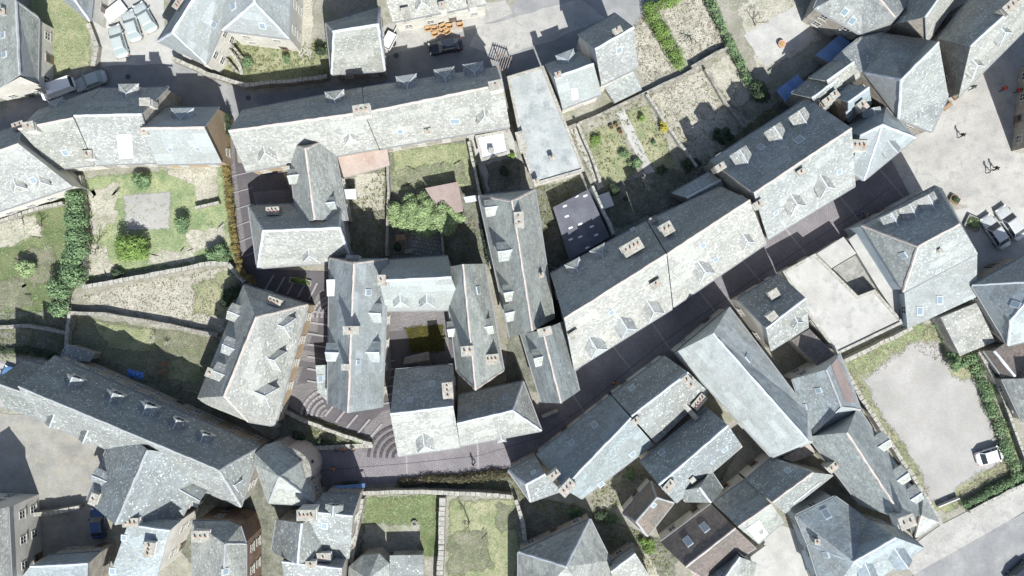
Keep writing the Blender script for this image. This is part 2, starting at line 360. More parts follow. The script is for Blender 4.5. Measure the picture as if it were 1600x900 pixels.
sheet('garden_plot', [(555, 270), (605, 265), (600, 330), (550, 330)], 'dry_grass', 2, 10)
sheet('garden_path', [(640, 365), (690, 360), (690, 405), (640, 405)], 'garden_slabs', 1, 10)
sheet('courtyard', [(735, 215), (800, 200), (815, 300), (760, 300)], 'concrete', 2, 12)
sheet('garden_earth', [(757, 255), (812, 245), (816, 300), (765, 300)], 'dark_earth', 2, 12)
sheet('garden_earth', [(830, 290), (915, 275), (965, 370), (870, 420), (840, 420)], 'dark_earth', 2, 12)
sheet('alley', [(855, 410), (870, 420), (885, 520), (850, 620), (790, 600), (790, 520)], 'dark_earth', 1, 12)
# gardens behind the street
sheet('garden_earth', [(885, 200), (1010, 140), (1120, 260), (1100, 300), (960, 365), (925, 290)], 'soil', 2, 12)
sheet('garden_lawn', [(968, 172), (1010, 160), (1060, 260), (1030, 300), (1005, 250)], 'lawn', 2, 10)
sheet('garden_plot', [(908, 205), (960, 185), (1000, 270), (945, 300)], 'lawn', 3, 10)
sheet('garden_path', [(962, 176), (975, 170), (1040, 305), (1028, 312)], 'concrete', .8, 12)
sheet('garden_path', [(890, 200), (903, 196), (945, 290), (935, 297)], 'concrete', .8, 12)
sheet('garden_earth', [(925, 300), (1045, 260), (1100, 270), (1090, 310), (960, 360)], 'dark_earth', 3, 12)
sheet('meadow', [(1010, 150), (1095, 105), (1190, 200), (1100, 260), (1075, 250)], 'dry_grass', 3, 10)
sheet('meadow', [(975, 50), (1005, 25), (1060, 110), (1010, 135), (990, 110)], 'dry_grass', 3, 10)
sheet('meadow', [(1028, 15), (1100, -20), (1140, 70), (1085, 105), (1062, 95)], 'dry_grass', 3, 10)
sheet('meadow', [(1100, 105), (1140, 78), (1185, 140), (1170, 160), (1150, 175)], 'dry_grass', 3, 10)
sheet('patio', [(1145, 10), (1210, -30), (1260, 15), (1290, 60), (1215, 110), (1180, 110)], 'dry_grass', 3, 10)
sheet('patio', [(1162, 55), (1240, 10), (1275, 58), (1195, 105)], 'concrete', 1, 10)
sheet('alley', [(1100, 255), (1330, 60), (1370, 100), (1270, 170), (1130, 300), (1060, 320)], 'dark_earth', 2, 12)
sheet('square', [(1385, 240), (1500, 130), (1640, 20), (1760, 20), (1760, 350), (1530, 330), (1475, 310), (1430, 330)], 'square', 1, 40)
sheet('car_park', [(1490, 330), (1540, 320), (1760, 340), (1760, 420), (1530, 470)], 'concrete', 2, 20)
sheet('street', [(495, 695), (505, 760), (600, 756), (700, 745), (800, 742), (860, 730), (960, 640), (1060, 570), (1160, 490), (1225, 440), (1300, 400), (1360, 370), (1425, 312), (1390, 245), (1340, 280), (1200, 360), (1045, 470), (880, 560), (840, 640), (720, 660), (620, 690), (590, 695)], 'street_setts')
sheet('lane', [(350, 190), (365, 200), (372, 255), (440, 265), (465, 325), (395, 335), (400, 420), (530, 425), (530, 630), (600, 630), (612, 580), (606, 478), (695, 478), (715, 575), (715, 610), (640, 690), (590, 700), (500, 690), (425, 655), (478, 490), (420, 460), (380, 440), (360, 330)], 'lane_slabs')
sheet('courtyard', [(608, 483), (692, 480), (700, 520), (704, 580), (664, 580), (664, 512), (609, 518)], 'lane_setts')
sheet('courtyard', [(395, 300), (455, 296), (460, 318), (400, 322)], 'lane_setts')
sheet('courtyard', [(452, 600), (492, 598), (500, 612), (470, 648), (446, 630)], 'lane_setts')
sheet('garden_earth', [(440, 640), (500, 655), (590, 690), (500, 700), (430, 690)], 'dark_earth', 1, 10)
sheet('verge', [(620, 752), (700, 742), (830, 730), (840, 775), (700, 775), (600, 772)], 'dark_earth', 2, 10)
sheet('garden_lawn', [(568, 775), (690, 770), (688, 870), (560, 870)], 'lawn_deep', 2, 12)
sheet('terrace', [(566, 816), (660, 818), (660, 866), (560, 862)], 'soil', 3, 10)
sheet('garden_lawn', [(700, 778), (805, 778), (818, 860), (800, 950), (695, 950)], 'lawn', 2, 12)
for q in ([(705, 830), (760, 820), (770, 890), (700, 900)], [(770, 785), (805, 785), (812, 830), (780, 830)]): sheet('worn_grass', q, 'scrub', 6, 8, rim=1.5)
sheet('worn_grass', [(615, 262), (730, 250), (735, 285), (615, 296)], 'scrub', 5, 10)
sheet('garden_earth', [(805, 770), (910, 790), (1060, 850), (1060, 950), (960, 900), (820, 880)], 'dark_earth', 2, 12)
sheet('garden_path', [(985, 840), (1010, 860), (1060, 950), (1020, 950), (960, 860)], 'dry_grass', 4, 10)
sheet('courtyard', [(1040, 660), (1160, 700), (1100, 800), (1030, 770)], 'dark_earth', 1, 12)
sheet('yard_grass', [(1305, 560), (1415, 505), (1480, 500), (1590, 690), (1600, 745), (1480, 805), (1440, 790)], 'lawn', 2, 12)
sheet('yard', [(1345, 590), (1378, 560), (1425, 530), (1465, 530), (1490, 580), (1525, 588), (1550, 640), (1588, 712), (1505, 762), (1478, 792), (1450, 788), (1440, 750), (1400, 690), (1362, 640)], 'gravel', 3, 16, rim=1.3)
sheet('pavement', [(1400, 870), (1470, 820), (1640, 735), (1640, 775), (1430, 900)], 'square', .6, 20)
sheet('road', [(1340, 960), (1440, 890), (1640, 778), (1760, 760), (1760, 960)], 'asphalt')
sheet('yard', [(1200, 815), (1250, 830), (1290, 950), (1180, 950), (1140, 880)], 'concrete', 1, 14)

sheet('lane_pavement', [(357, 205), (365, 205), (368, 260), (375, 320), (386, 396), (378, 402), (368, 330), (361, 262)], 'lane_setts')
sheet('courtyard', [(570, 668), (598, 642), (616, 638), (620, 706), (566, 706)], 'lane_setts')
for q in ([(481, 494), (498, 497), (496, 519), (478, 515)], [(470, 546), (512, 554), (510, 570), (466, 562)], [(476, 522), (488, 524), (482, 542), (472, 540)], [(466, 572), (474, 573), (464, 600), (455, 598)], [(500, 455), (517, 447), (515, 478), (488, 474)]): sheet('lane_landing', q, 'lane_setts')
# ------------------------------------------------------------------ houses
HOUSES = []
def lo(z, ridge=False):
    return z * .88 if z < 5 else (z + .05 if (ridge or z > 9.6) else z - 1.1)
def seg_int(p, q, a, b):
    d1, d2 = q - p, b - a; den = d1.x * d2.y - d1.y * d2.x
    if abs(den) < 1e-6: return None
    t = ((a.x - p.x) * d2.y - (a.y - p.y) * d2.x) / den
    return Vector((p.x + d1.x * t, p.y + d1.y * t))
def gable(A1, A2, B1, B2, R1, R2, ze=6.0, zr=None, h1=False, h2=False, zb=None, pitch=47, roof=None, wall=None, zg=0):
    """Two slopes A and B; each end is a gable wall or (h1, h2) a hip."""
    ze = lo(ze); zb = ze if zb is None else lo(zb)
    if zr is not None: zr = max(lo(zr, True) if zr > 5 else zr, ze + .3)
    a1, a2, b1, b2 = W(*A1, ze), W(*A2, ze), W(*B1, zb), W(*B2, zb)
    if zr is None:
        mid = ((a1 + a2) - (b1 + b2)) / 2; dr = (a2 - a1).normalized()
        wd = (mid - dr * mid.dot(dr)).length
        zr = max(ze, zb) + wd / 2 * math.tan(R(pitch))
    r1, r2 = W(*R1, zr), W(*R2, zr)
    if not h1:
        q = seg_int(r1, r2, a1, b1)
        if q: r1 = Vector((q.x, q.y, zr))
    if not h2:
        q = seg_int(r1, r2, a2, b2)
        if q: r2 = Vector((q.x, q.y, zr))
    faces = [[a1, a2, r2, r1], [b2, b1, r1, r2]]
    out = [a1, a2]; hips = []
    if h2: faces.append([a2, b2, r2]); hips += [(a2, r2), (b2, r2)]
    else: out.append(r2)
    out += [b2, b1]
    if h1: faces.append([b1, a1, r1]); hips += [(a1, r1), (b1, r1)]
    else: out.append(r1)
    return dict(faces=faces, out=out, ridges=[(r1, r2)] + hips, roof=roof, wall=wall, zg=zg)
def poly(V, F, out, ridges=(), roof=None, wall=None, zg=0):
    w_ = {k: W(v[0], v[1], lo(v[2])) for k, v in V.items()}
    return dict(faces=[[w_[c] for c in f] for f in F], out=[w_[c] for c in out], ridges=[(w_[a], w_[b]) for a, b in ridges], roof=roof, wall=wall, zg=zg)
def flat(pts, z, roof=None, wall=None, par=.0):
    p = [W(x, y, lo(z)) for x, y in pts]
    return dict(faces=[p], out=p, ridges=[], roof=roof, wall=wall, zg=0, par=par)
def up(f):
    n = (f[1] - f[0]).cross(f[2] - f[0])
    if len(f) > 3: n += (f[2] - f[0]).cross(f[3] - f[0])
    return f if n.z > 0 else f[::-1]
def nrm(f):
    n = Vector((0, 0, 0))
    for i in range(len(f)):
        a, b = f[i], f[(i + 1) % len(f)]
        n += Vector(((a.y - b.y) * (a.z + b.z), (a.z - b.z) * (a.x + b.x), (a.x - b.x) * (a.y + b.y)))
    return n.normalized()
def inset(pts, d):
    A = sum(p.x * q.y - q.x * p.y for p, q in zip(pts, pts[1:] + pts[:1])); s = 1 if A > 0 else -1
    out = []; n = len(pts)
    for i in range(n):
        a, b, c = (Vector((pts[j % n].x, pts[j % n].y)) for j in (i - 1, i, i + 1))
        u, v = (b - a), (c - b)
        if u.length < 1e-4 or v.length < 1e-4: out.append(pts[i].copy()); continue
        u.normalize(); v.normalize()
        n1, n2 = Vector((-u.y, u.x)) * s, Vector((-v.y, v.x)) * s
        m = n1 + n2; L = m.length_squared
        m = m * (2 / L) if L > .35 else n1
        out.append(Vector((pts[i].x + m.x * d, pts[i].y + m.y * d, pts[i].z)))
    return out, s
def add_roof(root, vol, mat):
    faces = [up(list(f)) for f in vol['faces']]
    idx, vs = {}, []
    def vi(p):
        k = (round(p.x, 3), round(p.y, 3), round(p.z, 3))
        if k not in idx: idx[k] = len(vs); vs.append(Vector(p))
        return idx[k]
    F, uvs, tris = [], [], []
    for f in faces:
        n = nrm(f); h = Vector((-n.y, n.x, 0))
        h = h.normalized() if h.length > .05 else (f[1] - f[0]).normalized()
        v = n.cross(h)
        if len(f) == 4:   # the diagonal that gives the higher (convex) surface
            a, b, c, d = f
            T4 = [(a, b, c), (a, c, d)], [(b, c, d), (b, d, a)]
            t4 = T4[0] if (a.z + c.z) >= (b.z + d.z) else T4[1]
        elif len(f) == 3: t4 = [tuple(f)]
        else: t4 = [tuple(f[i] for i in t) for t in tessellate_polygon([[Vector((p.x, p.y, 0)) for p in f]])]
        for t in t4:
            if (t[1] - t[0]).cross(t[2] - t[0]).z < 0: t = t[::-1]
            F.append([vi(p) for p in t]); uvs.append([(p.dot(h), p.dot(v)) for p in t]); tris.append(list(t))
    faces = tris
    nv = len(vs); T = .22; vs += [p - Vector((0, 0, T)) for p in vs[:nv]]
    cnt = {}
    for f in F:
        for i in range(len(f)): cnt[(f[i], f[(i + 1) % len(f)])] = 1
    allf = [tuple(f) for f in F]; mi = [0] * len(F)
    for f in F: allf.append(tuple(i + nv for i in reversed(f))); uvs.append([(0, 0)] * len(f)); mi.append(1)
    for (a, b) in list(cnt):
        if (b, a) not in cnt:
            allf.append((b, a, a + nv, b + nv)); uvs.append([(0, 0), (1, 0), (1, .2), (0, .2)]); mi.append(1)
    return mesh('roof', vs, allf, [mat, M['grey_cap']], root, mi, uvs, root.location), faces
def add_walls(root, vol, mat):
    p, s = inset(vol['out'], .22); n = len(p); b = MB(); zg = vol['zg'] - .6
    par = vol.get('par', 0)
    for i in range(n):
        a, c = p[i], p[(i + 1) % n]
        dz = Vector((0, 0, .12))
        b.quad(Vector((a.x, a.y, zg)), Vector((c.x, c.y, zg)), c - dz, a - dz) if s > 0 else b.quad(Vector((c.x, c.y, zg)), Vector((a.x, a.y, zg)), a - dz, c - dz)
    b.build('wall', [mat], root, root.location)
    if par:
        q, _ = inset(vol['out'], .35); o = [v + Vector((0, 0, .003)) for v in vol['out']]; b = MB()
        q = [Vector((v.x, v.y, v.z)) for v in q]; up_ = Vector((0, 0, par))
        for i in range(n):
            j = (i + 1) % n
            b.quad(o[i], o[j], o[j] + up_, o[i] + up_); b.quad(q[j], q[i], q[i] + up_, q[j] + up_)
            b.quad(o[i] + up_, o[j] + up_, q[j] + up_, q[i] + up_)
        b.build('parapet', [M['coping']], root, root.location)
    return p, s
def strip(b, p, q, wd, ht, mi=0):
    d = (q - p); L = d.length
    if L < .05: return
    d.normalize(); side = d.cross(Vector((0, 0, 1))).normalized(); u = side.cross(d).normalized()
    if u.z < 0: u = -u
    o = [(-wd, -.14), (-wd * .5, ht * .8), (wd * .5, ht * .8), (wd, -.14)]; k = max(1, int(L / .7)); n = len(b.v)
    for i in range(k + 1):
        f = random.uniform(.8, 1.2) if 0 < i < k else 1; jx, jy = random.uniform(-.03, .03), random.uniform(-.025, .03)
        b.v += [p + d * (L * i / k) + side * (x * f + jx) + u * (y + jy) for x, y in o]
    for i in range(k):
        for e in range(3): b.f.append((n + i * 4 + e, n + i * 4 + e + 1, n + i * 4 + 5 + e, n + i * 4 + 4 + e)); b.m.append(mi)
    for e in (n, n + k * 4): b.f.append((e, e + 1, e + 2, e + 3)); b.m.append(mi)
def hit(faces, px, py):
    for r in (0, 3, 6, 10, 14, 19):
        for k in range(1 if r == 0 else 8):
            h = hit1(faces, px + r * math.cos(k * math.pi / 4), py + r * math.sin(k * math.pi / 4))
            if h: return h
def hit1(faces, px, py):
    o = Vector((0, 0, H)); d = W(px, py, 0) - o; best = None
    for f in faces:
        for i in range(1, len(f) - 1):
            a, b, c = f[0], f[i], f[i + 1]; n = (b - a).cross(c - a)
            if abs(n.dot(d)) < 1e-9: continue
            t = n.dot(a - o) / n.dot(d); p = o + d * t
            ok = all((y - x).cross(p - x).dot(n) >= -1e-6 for x, y in ((a, b), (b, c), (c, a)))
            if ok and (best is None or p.z > best[0].z): best = (p, nrm(f))
    return best
def add_dormer(root, faces, px, py, wd=1.7, ht=1.5, hip=True, roofm=None, cheek='chimney_white', capm='zinc'):
    h = hit(faces, px, py)
    if not h: print('DORMER MISS', root['label'], px, py); return
    P, n = h; d = Vector((n.x, n.y, 0))
    if d.length < .1: return
    d.normalize(); sl = math.hypot(n.x, n.y) / n.z; s = Vector((-d.y, d.x, 0))
    north = n.y > .15; rise = wd / 2 * (.58 if north else .85); L = (ht + rise) / sl; Lw = ht / sl
    f0 = P + d * (L * .45); f0.z = P.z - sl * L * .45
    z0 = f0.z; b = MB(); o = root.location
    fl, fr = f0 - s * wd / 2, f0 + s * wd / 2; U = Vector((0, 0, ht)); dn = Vector((0, 0, -.25))
    bl, brr = fl - d * (Lw + .2), fr - d * (Lw + .2)
    b.quad(fl + dn, fr + dn, fr + U, fl + U); b.quad(fr + dn, brr + U, fr + U); b.quad(bl + U, fl + dn, fl + U)
    if not hip: b.quad(fl + U, fr + U, f0 + Vector((0, 0, ht + rise)))
    dm = b.build('dormer', [M[cheek]], root, o)
    r = MB(); ov = .18; e = Vector((0, 0, -.1)) + U
    A, B = fl - s * ov + d * ov + e, fr + s * ov + d * ov + e
    A2, B2 = fl - s * ov - d * (Lw + .1) + e, fr + s * ov - d * (Lw + .1) + e
    apex = Vector((0, 0, ht + rise + .06)); rf = f0 - d * (wd * (.55 if north else .36) if hip else -ov) + apex; rb = f0 - d * (L + .12) + apex
    fs = [[A2, A, rf, rb], [B, B2, rb, rf]] + ([[A, B, rf]] if hip else [])
    vs, ff, uv = [], [], []
    for f in fs:
        k = len(vs); nn = nrm(f)
        if nn.z < 0: f = f[::-1]; nn = -nn
        hh = Vector((-nn.y, nn.x, 0)).normalized(); vv = nn.cross(hh)
        vs += f; ff.append(tuple(range(k, k + len(f)))); uv.append([(p.dot(hh), p.dot(vv)) for p in f])
        k = len(vs); vs += [p - Vector((0, 0, .1)) for p in reversed(f)]; ff.append(tuple(range(k, k + len(f)))); uv.append([(0, 0)] * len(f))
    mesh('dormer_roof', vs, ff, [roofm], dm, None, uv, o)
    c = MB(); strip(c, rf, rb, .09, .07)
    if hip: strip(c, A, rf, .06, .06); strip(c, B, rf, .06, .06)
    c.build('ridge_cap', [M[capm]], dm, o)
    g_ = MB(); ww, hh_ = wd * .55, ht * .62; wb = f0 + d * .03 + Vector((0, 0, ht * .22))
    win_quad(g_, wb, s, Vector((0, 0, 1)), d, ww, hh_)
    g_.build('dormer_window', [M['frame_white'], M['glass']], dm, o)
def win_quad(b, base, s, u, n, ww, hh):
    t = .09; P = lambda x, y, k=0: base + s * x + u * y + n * k
    b.quad(P(-ww / 2, 0), P(ww / 2, 0), P(ww / 2, hh), P(-ww / 2, hh), mi=0)
    for x0, x1 in ((-ww / 2 + t, -t / 3), (t / 3, ww / 2 - t)):
        b.quad(P(x0, t, .012), P(x1, t, .012), P(x1, hh - t, .012), P(x0, hh - t, .012), mi=1)
def add_chimney(root, faces, px, py, wd=1.0, ln=1.6, ht=1.3, rot=None, mat='chimney_white', pots=None):
    wd *= random.uniform(.82, 1.0); ln *= random.uniform(.78, 1.0)
    if pots is None: pots = (random.choice((3, 4)) if ln > 1.8 else random.choice((1, 2, 2, 3))) if ln > 1.2 else random.choice((0, 1, 1))
    if mat == 'chimney_white': mat = random.choice(('chimney_white', 'chimney_white', 'coping', 'plaster'))
    h = hit(faces, px, py)
    if not h: print('CHIMNEY MISS', root['label'], px, py); return
    P, n = h; k = (H - P.z - ht) / (H - P.z)   # the pixel is the chimney's top
    P = Vector((P.x * (k + 1) / 2, P.y * (k + 1) / 2, P.z))
    a = rot if rot is not None else math.atan2(n.y, n.x) + math.pi / 2
    a = a if rot is None else R(rot); o = root.location; b = MB()
    b.box(P - Vector((0, 0, 1.2)), ln, wd, ht + 1.2, a); b.box(P + Vector((0, 0, ht * .45)), ln + .1, wd + .1, .1, a, 0)
    ch = b.build('chimney', [M[mat]], root, o)
    c = MB(); c.box(P + Vector((0, 0, ht + .003)), ln + .16, wd + .16, .1, a); c.build('chimney_cap', [M['coping']], ch, o)
    for i in range(pots):
        x = (i - (pots - 1) / 2) * ln / max(pots, 1) * .9
        q = P + Vector((x * math.cos(a), x * math.sin(a), ht + .105)); t = MB(); t.tube(q, q + Vector((0, 0, random.uniform(.25, .45))), .12, .10, 8)
        t.build('chimney_pot', [M['terracotta']], ch, o)
def add_skylight(root, faces, px, py, wd=.8, ln=1.1):
    h = hit(faces, px, py)
    if not h: print('SKYLIGHT MISS', root['label'], px, py); return
    P, n = h; s = Vector((-n.y, n.x, 0))
    s = s.normalized() if s.length > .05 else Vector((1, 0, 0))
    u = n.cross(s).normalized(); b = MB(); c = P + n * .10
    q = [c - s * wd / 2 - u * ln / 2, c + s * wd / 2 - u * ln / 2, c + s * wd / 2 + u * ln / 2, c - s * wd / 2 + u * ln / 2]
    b.quad(*q)
    for i in range(4): b.quad(q[i] - n * .2, q[(i + 1) % 4] - n * .2, q[(i + 1) % 4], q[i])
    sk = b.build('skylight', [M['zinc']], root, root.location)
    k = .78; b = MB(); b.quad(*[c + (p - c) * k + n * .012 for p in q]); b.build('pane', [M['sky_reflection_pane']], sk, root.location)
def add_patch(root, faces, pts, mat, name='roof_sheet', lift=.06):
    vs = []
    for x, y in pts:
        h = hit(faces, x, y)
        if not h: print('PATCH MISS', root['label'], x, y); return
        vs.append(h[0] + h[1] * lift)
    b = MB(); b.quad(*vs); lo = [v - Vector((0, 0, .15)) for v in vs]
    for i in range(len(vs)): b.quad(lo[i], lo[(i + 1) % len(vs)], vs[(i + 1) % len(vs)], vs[i])
    b.build(name, [M[mat]], root, root.location)
def house(label, vols, roof='slate', wall='plaster', name='village_house', cap='zinc', chim=(), dorm=(), sky=(), patch=(), cat='house', group='slate-roofed village houses', droof=None, win=True):
    c = sum((p for p in vols[0]['out']), Vector()) / len(vols[0]['out'])
    root = empty(name, (c.x, c.y, 0)); tag(root, label, cat, group)
    allf = []; rec = dict(root=root, walls=[], win=win)
    for v in vols:
        _, fs = add_roof(root, v, M[v['roof'] or roof]); allf += fs
        p, s = add_walls(root, v, M[v['wall'] or wall]); rec['walls'].append((p, s, v))
        oc = sum(v['out'], Vector()) / len(v['out'])
        if v['ridges']:
            for a, b_ in zip(v['out'], v['out'][1:] + v['out'][:1]):
                if abs(a.z - b_.z) < .02 and (b_ - a).length > 2:
                    o_ = (a + b_) / 2 - oc; t_ = (b_ - a).normalized(); o_ = o_ - t_ * o_.dot(t_); o_.z = 0; o_.normalize()
                    m_ = (a + b_) / 2 + o_ * .08 - Vector((0, 0, .2)); gu = MB(); gu.box(m_, (b_ - a).length - .1, .13, .12, math.atan2(t_.y, t_.x)); gu.build('gutter', [M['gutter']], root, root.location)
        if v['ridges'] and cap:
            b = MB(); h = MB()
            for k, (r1, r2) in enumerate(v['ridges']):
                if k == 0: strip(b, r1, r2, .16, .07)
                else: h = MB(); strip(h, r1, r2, .16, .07); h.build('hip_cap', [M[cap]], root, root.location)
            if b.f: b.build('ridge_cap', [M[cap]], root, root.location)
    for d in dorm:
        add_dormer(root, allf, *d[:4], hip=(d[4] if len(d) > 4 else True), roofm=M[droof or roof])
    for q in chim: add_chimney(root, allf, *q)
    for q in sky: add_skylight(root, allf, *q)
    for q in patch: add_patch(root, allf, *q)
    rec['faces'] = allf; HOUSES.append(rec)
    return root, allf

# ---- top row, beyond the upper road
house('grey slate house at the top left corner beside a grass plot', [gable((60, 28), (58, 131), (-25, -20), (-20, 150), (24, 2), (30, 118), 5.5, h1=True, pitch=55)], 'slate_green', 'plaster', chim=[(6, 20, .8, .8, 1)], sky=[(7, 85), (5, 55)], cap='grey_cap')
house('blue grey slate roof cut by the top edge above the concrete forecourt', [gable((147, -30), (140, 33), (70, -60), (75, -20), (118, -60), (112, -6), 6, h2=True)], 'slate_blue', 'plaster')
house('large pale villa with a many-sided hipped slate roof and a windowed south front', [
    poly(dict(a=(347, 47, 8.5), b=(451, 60, 8.5), c=(458, -70, 8.5), d=(330, -70, 8.5), r=(397, 3, 12.6), s=(397, -40, 12.6)), ['abr', 'bcsr', 'cds', 'darst'[:4]], 'abcd', [('s', 'r'), ('b', 'r'), ('a', 'r')]),
    gable((385, -40), (322, 100), (330, -70), (246, 64), (345, -70), (269, 50), 7.6, zr=12.2, h2=True)],
    'slate_new', 'plaster', chim=[(268, 8, 1.0, 1.6, 1.2)], sky=[(333, 38), (410, 40), (365, 10)])
house('square stone house with a steep hipped roof standing alone below the top edge', [gable((509, 36), (593, 11), (518, 116), (601, 110), (521, 49), (590, 38), 5.5, zr=11.4, h1=True, h2=True)], 'slate_pale', 'stone', sky=[(541, 20)])
house('long pale terrace of roofs cut by the top edge above the orange crates', [gable((614, 34), (760, 6), (590, -50), (740, -80), (600, -12), (750, -40), 6.5, pitch=42)], 'slate_pale', 'plaster', chim=[(634, 20, .8, .9, 1.4), (692, 12, .9, .9, 1.6), (738, 8, .9, .9, 1.4)], dorm=[(660, 5, 1.4, 1.1)])
# ---- row below the upper road, left
house('gabled house at the left edge with two small dormers over the gardens', [gable((-60, 225), (38, 192), (-60, 350), (113, 291), (-60, 255), (52, 217), 6.2, zr=11.5)], 'slate_pale', 'plaster', dorm=[(30, 290, 1.3, 1.0), (68, 285, 1.3, 1.0)], sky=[(52, 281)], chim=[(43, 198, .9, 1.3, 1.4)], cap='mortar')
house('gabled row house with a pale chimney and one round dormer beside the white van', [gable((59, 172), (158, 137), (86, 264), (148, 258), (51, 197), (141, 179), 6, zr=11.3)], 'slate_pale', 'plaster', dorm=[(91, 163, 1.5, 1.2)], chim=[(140, 243, 1.1, 1.3, 1.2), (48, 199, 1.0, 1.2, 1.0)], sky=[(102, 238)], cap='mortar')
house('gabled row house with a white roof sheet and a dormer over the road', [gable((159, 138), (264, 136), (149, 258), (244, 254), (142, 180), (235, 178), 6.2, zr=11.6)], 'slate_pale', 'stone', dorm=[(204, 144, 2.1, 1.7)], chim=[(230, 161, .9, 1.4, 1.4), (236, 200, .9, .9, 1.2)], patch=[([(182, 210), (205, 209), (208, 246), (187, 248)], 'white_sheet')])
house('gabled row house with smooth white south roof and an ochre gable wall', [gable((258, 168), (343, 167), (246, 257), (347, 255), (242, 200), (332, 199), 6, zr=11)], 'slate_new', 'ochre_wall', dorm=[(287, 180, 2.4, 1.6)], sky=[(266, 233, .6, .8), (309, 232, .6, .8)], cap='mortar')
# ---- long row above the lane
hb, f_ = house('long row house with two chimneys above the lane at the ivy wall', [gable((378, 172), (566, 137), (384, 268), (592, 232), (391, 200), (578, 174), 6.3, zr=11.4)], 'slate_pale', 'ochre_wall', dorm=[(525, 154, 2.0, 1.6), (418, 242, 1.8, 1.5), (550, 218, 1.5, 1.3)], chim=[(571, 170, 1.2, 1.9, 1.5)], cap='mortar')
house('long row house with three pale dormers along the upper road', [gable((567, 137), (776, 104), (593, 232), (797, 198), (579, 174), (773, 134), 6.5, zr=11.6)], 'slate_pale', 'stone', dorm=[(637, 131, 2.2, 1.8), (696, 120, 2.2, 1.8), (741, 112, 2.2, 1.8), (758, 184, 1.8, 1.6)], chim=[(775, 135, 1, 1.6, 1.2), (669, 206, .6, .7, .8)], sky=[(707, 189, .7, .9), (714, 189, .7, .9), (625, 205, .7, .9)], cap='mortar')
house('narrow wing with a north south ridge joining the long row to the hipped house', [gable((450, 224), (464, 352), (519, 214), (543, 345), (477, 232), (492, 347), 6.4, zr=10.6, h1=True)], 'slate_green', 'stone', dorm=[(461, 276, 1.5, 1.3, False), (518, 318, 1.2, 1.2, False)], cap='mortar', chim=[(466, 197, .8, .9, .9)])
house('hipped slate house with one dormer above the garden steps', [gable((388, 322), (532, 315), (402, 419), (548, 408), (411, 361), (530, 356), 5.4, zr=10.4, h1=True, h2=True)], 'slate_pale', 'stone', dorm=[(486, 400, 1.6, 1.4)], chim=[(428, 330, .9, 1.5, 1.2)])
house('low flat roofed shed with a pinkish rusty roof behind the long row', [flat([(527, 243), (605, 233), (609, 258), (537, 277)], 2.8)], 'rust_roof', 'stone', 'shed', cat='shed', group=None, win=False)
house('brown flat shed roof beside the big spreading tree', [flat([(664, 294), (715, 284), (724, 330), (690, 336)], 2.6)], 'brown_roof', 'stone', 'shed', cat='shed', group=None, win=False)
house('small white box shed by the east wall of the wing', [flat([(536, 296), (556, 295), (557, 311), (537, 311)], 2.3)], 'zinc', 'plaster', 'shed', cat='shed', group=None, win=False)
house('small white shed at the end of the dark hedge strip', [flat([(724, 308), (744, 305), (746, 314), (728, 317)], 2.3)], 'zinc', 'plaster', 'shed', cat='shed', group=None, win=False)
house('large flat roofed hall with a pale blue grey deck', [flat([(792, 120), (849, 103), (914, 267), (834, 290), (817, 240)], 5, 'flat_roof', 'plaster', .22)], 'flat_roof', name='flat_roofed_hall', cat='hall', group=None, chim=[(812, 222, 1.1, 2.6, .9, 105, 'rust_roof', 0), (862, 247, .5, .5, .9, 20, 'chimney_white', 1), (838, 284, .6, .6, 1.2, 20, 'chimney_white', 1)], cap=None)
house('low flat white roof between the long row and the flat hall', [flat([(742, 212), (790, 203), (797, 240), (752, 252)], 3.2, 'zinc', 'plaster', .12)], 'zinc', name='annex', cat='annex', group=None, chim=[(768, 236, .6, .6, .8, 0, 'zinc', 0)], cap=None)
house('small house with white south roof and a pale dormer beside the flat hall', [gable((851, 101), (908, 79), (879, 170), (940, 147), (866, 121), (926, 100), 6, zr=8.8)], 'slate_new', 'plaster', dorm=[(885, 92, 2.0, 1.4)], chim=[(872, 118, .7, .8, .9)], patch=[([(892, 138), (902, 138), (904, 154), (894, 156)], 'white_sheet')])
house('taller gabled house with a broad pale roof near the garden hedge', [gable((902, 54), (962, 20), (940, 133), (997, 105), (924, 80), (984, 46), 7.5, zr=12.5)], 'slate_pale', 'plaster', chim=[(964, 50, .7, 1.1, 1.2)], sky=[(967, 78)])
house('low lean-to with a brownish roof behind the taller gabled house', [flat([(944, 136), (990, 112), (1003, 140), (961, 161)], 2.8)], 'slate_green', 'stone', 'lean_to', cat='outbuilding', group=None, win=False)
# ---- top right corner
house('hipped roof with two skylights cut by the top edge at the right', [poly(dict(a=(1272, 13, 7), b=(1345, 54, 7), c=(1386, 48, 7), d=(1425, 2, 7), e=(1370, -60, 7), f=(1300, -50, 7), r=(1399, 27, 10.6), s=(1352, -30, 11)), ['abrs', 'bcr', 'cdr', 'desr', 'efs', 'fas'], 'abcdef', [('s', 'r')])], 'slate_pale', 'stone', sky=[(1320, 18), (1332, 32)], cap='mortar')
house('narrow steep roof running to the top edge between two ridges', [gable((1386, 40), (1440, -50), (1448, 66), (1530, -50), (1437, 40), (1500, -50), 6.8, zr=12)], 'slate_pale', 'stone', chim=[(1424, 52, 1.0, 2.2, 1.6)], sky=[(1409, 31)])
house('long roof with two dormers facing the square at the top right', [gable((1466, 60), (1520, -8), (1498, 151), (1608, 40), (1500, 87), (1588, 8), 7.6, zr=12.6)], 'slate_pale', 'stone', dorm=[(1519, 106, 1.9, 1.4), (1563, 56, 1.9, 1.4)], chim=[(1490, 94, 1.0, 2.6, 1.6), (1578, 10, 1.1, 2.4, 1.4)])
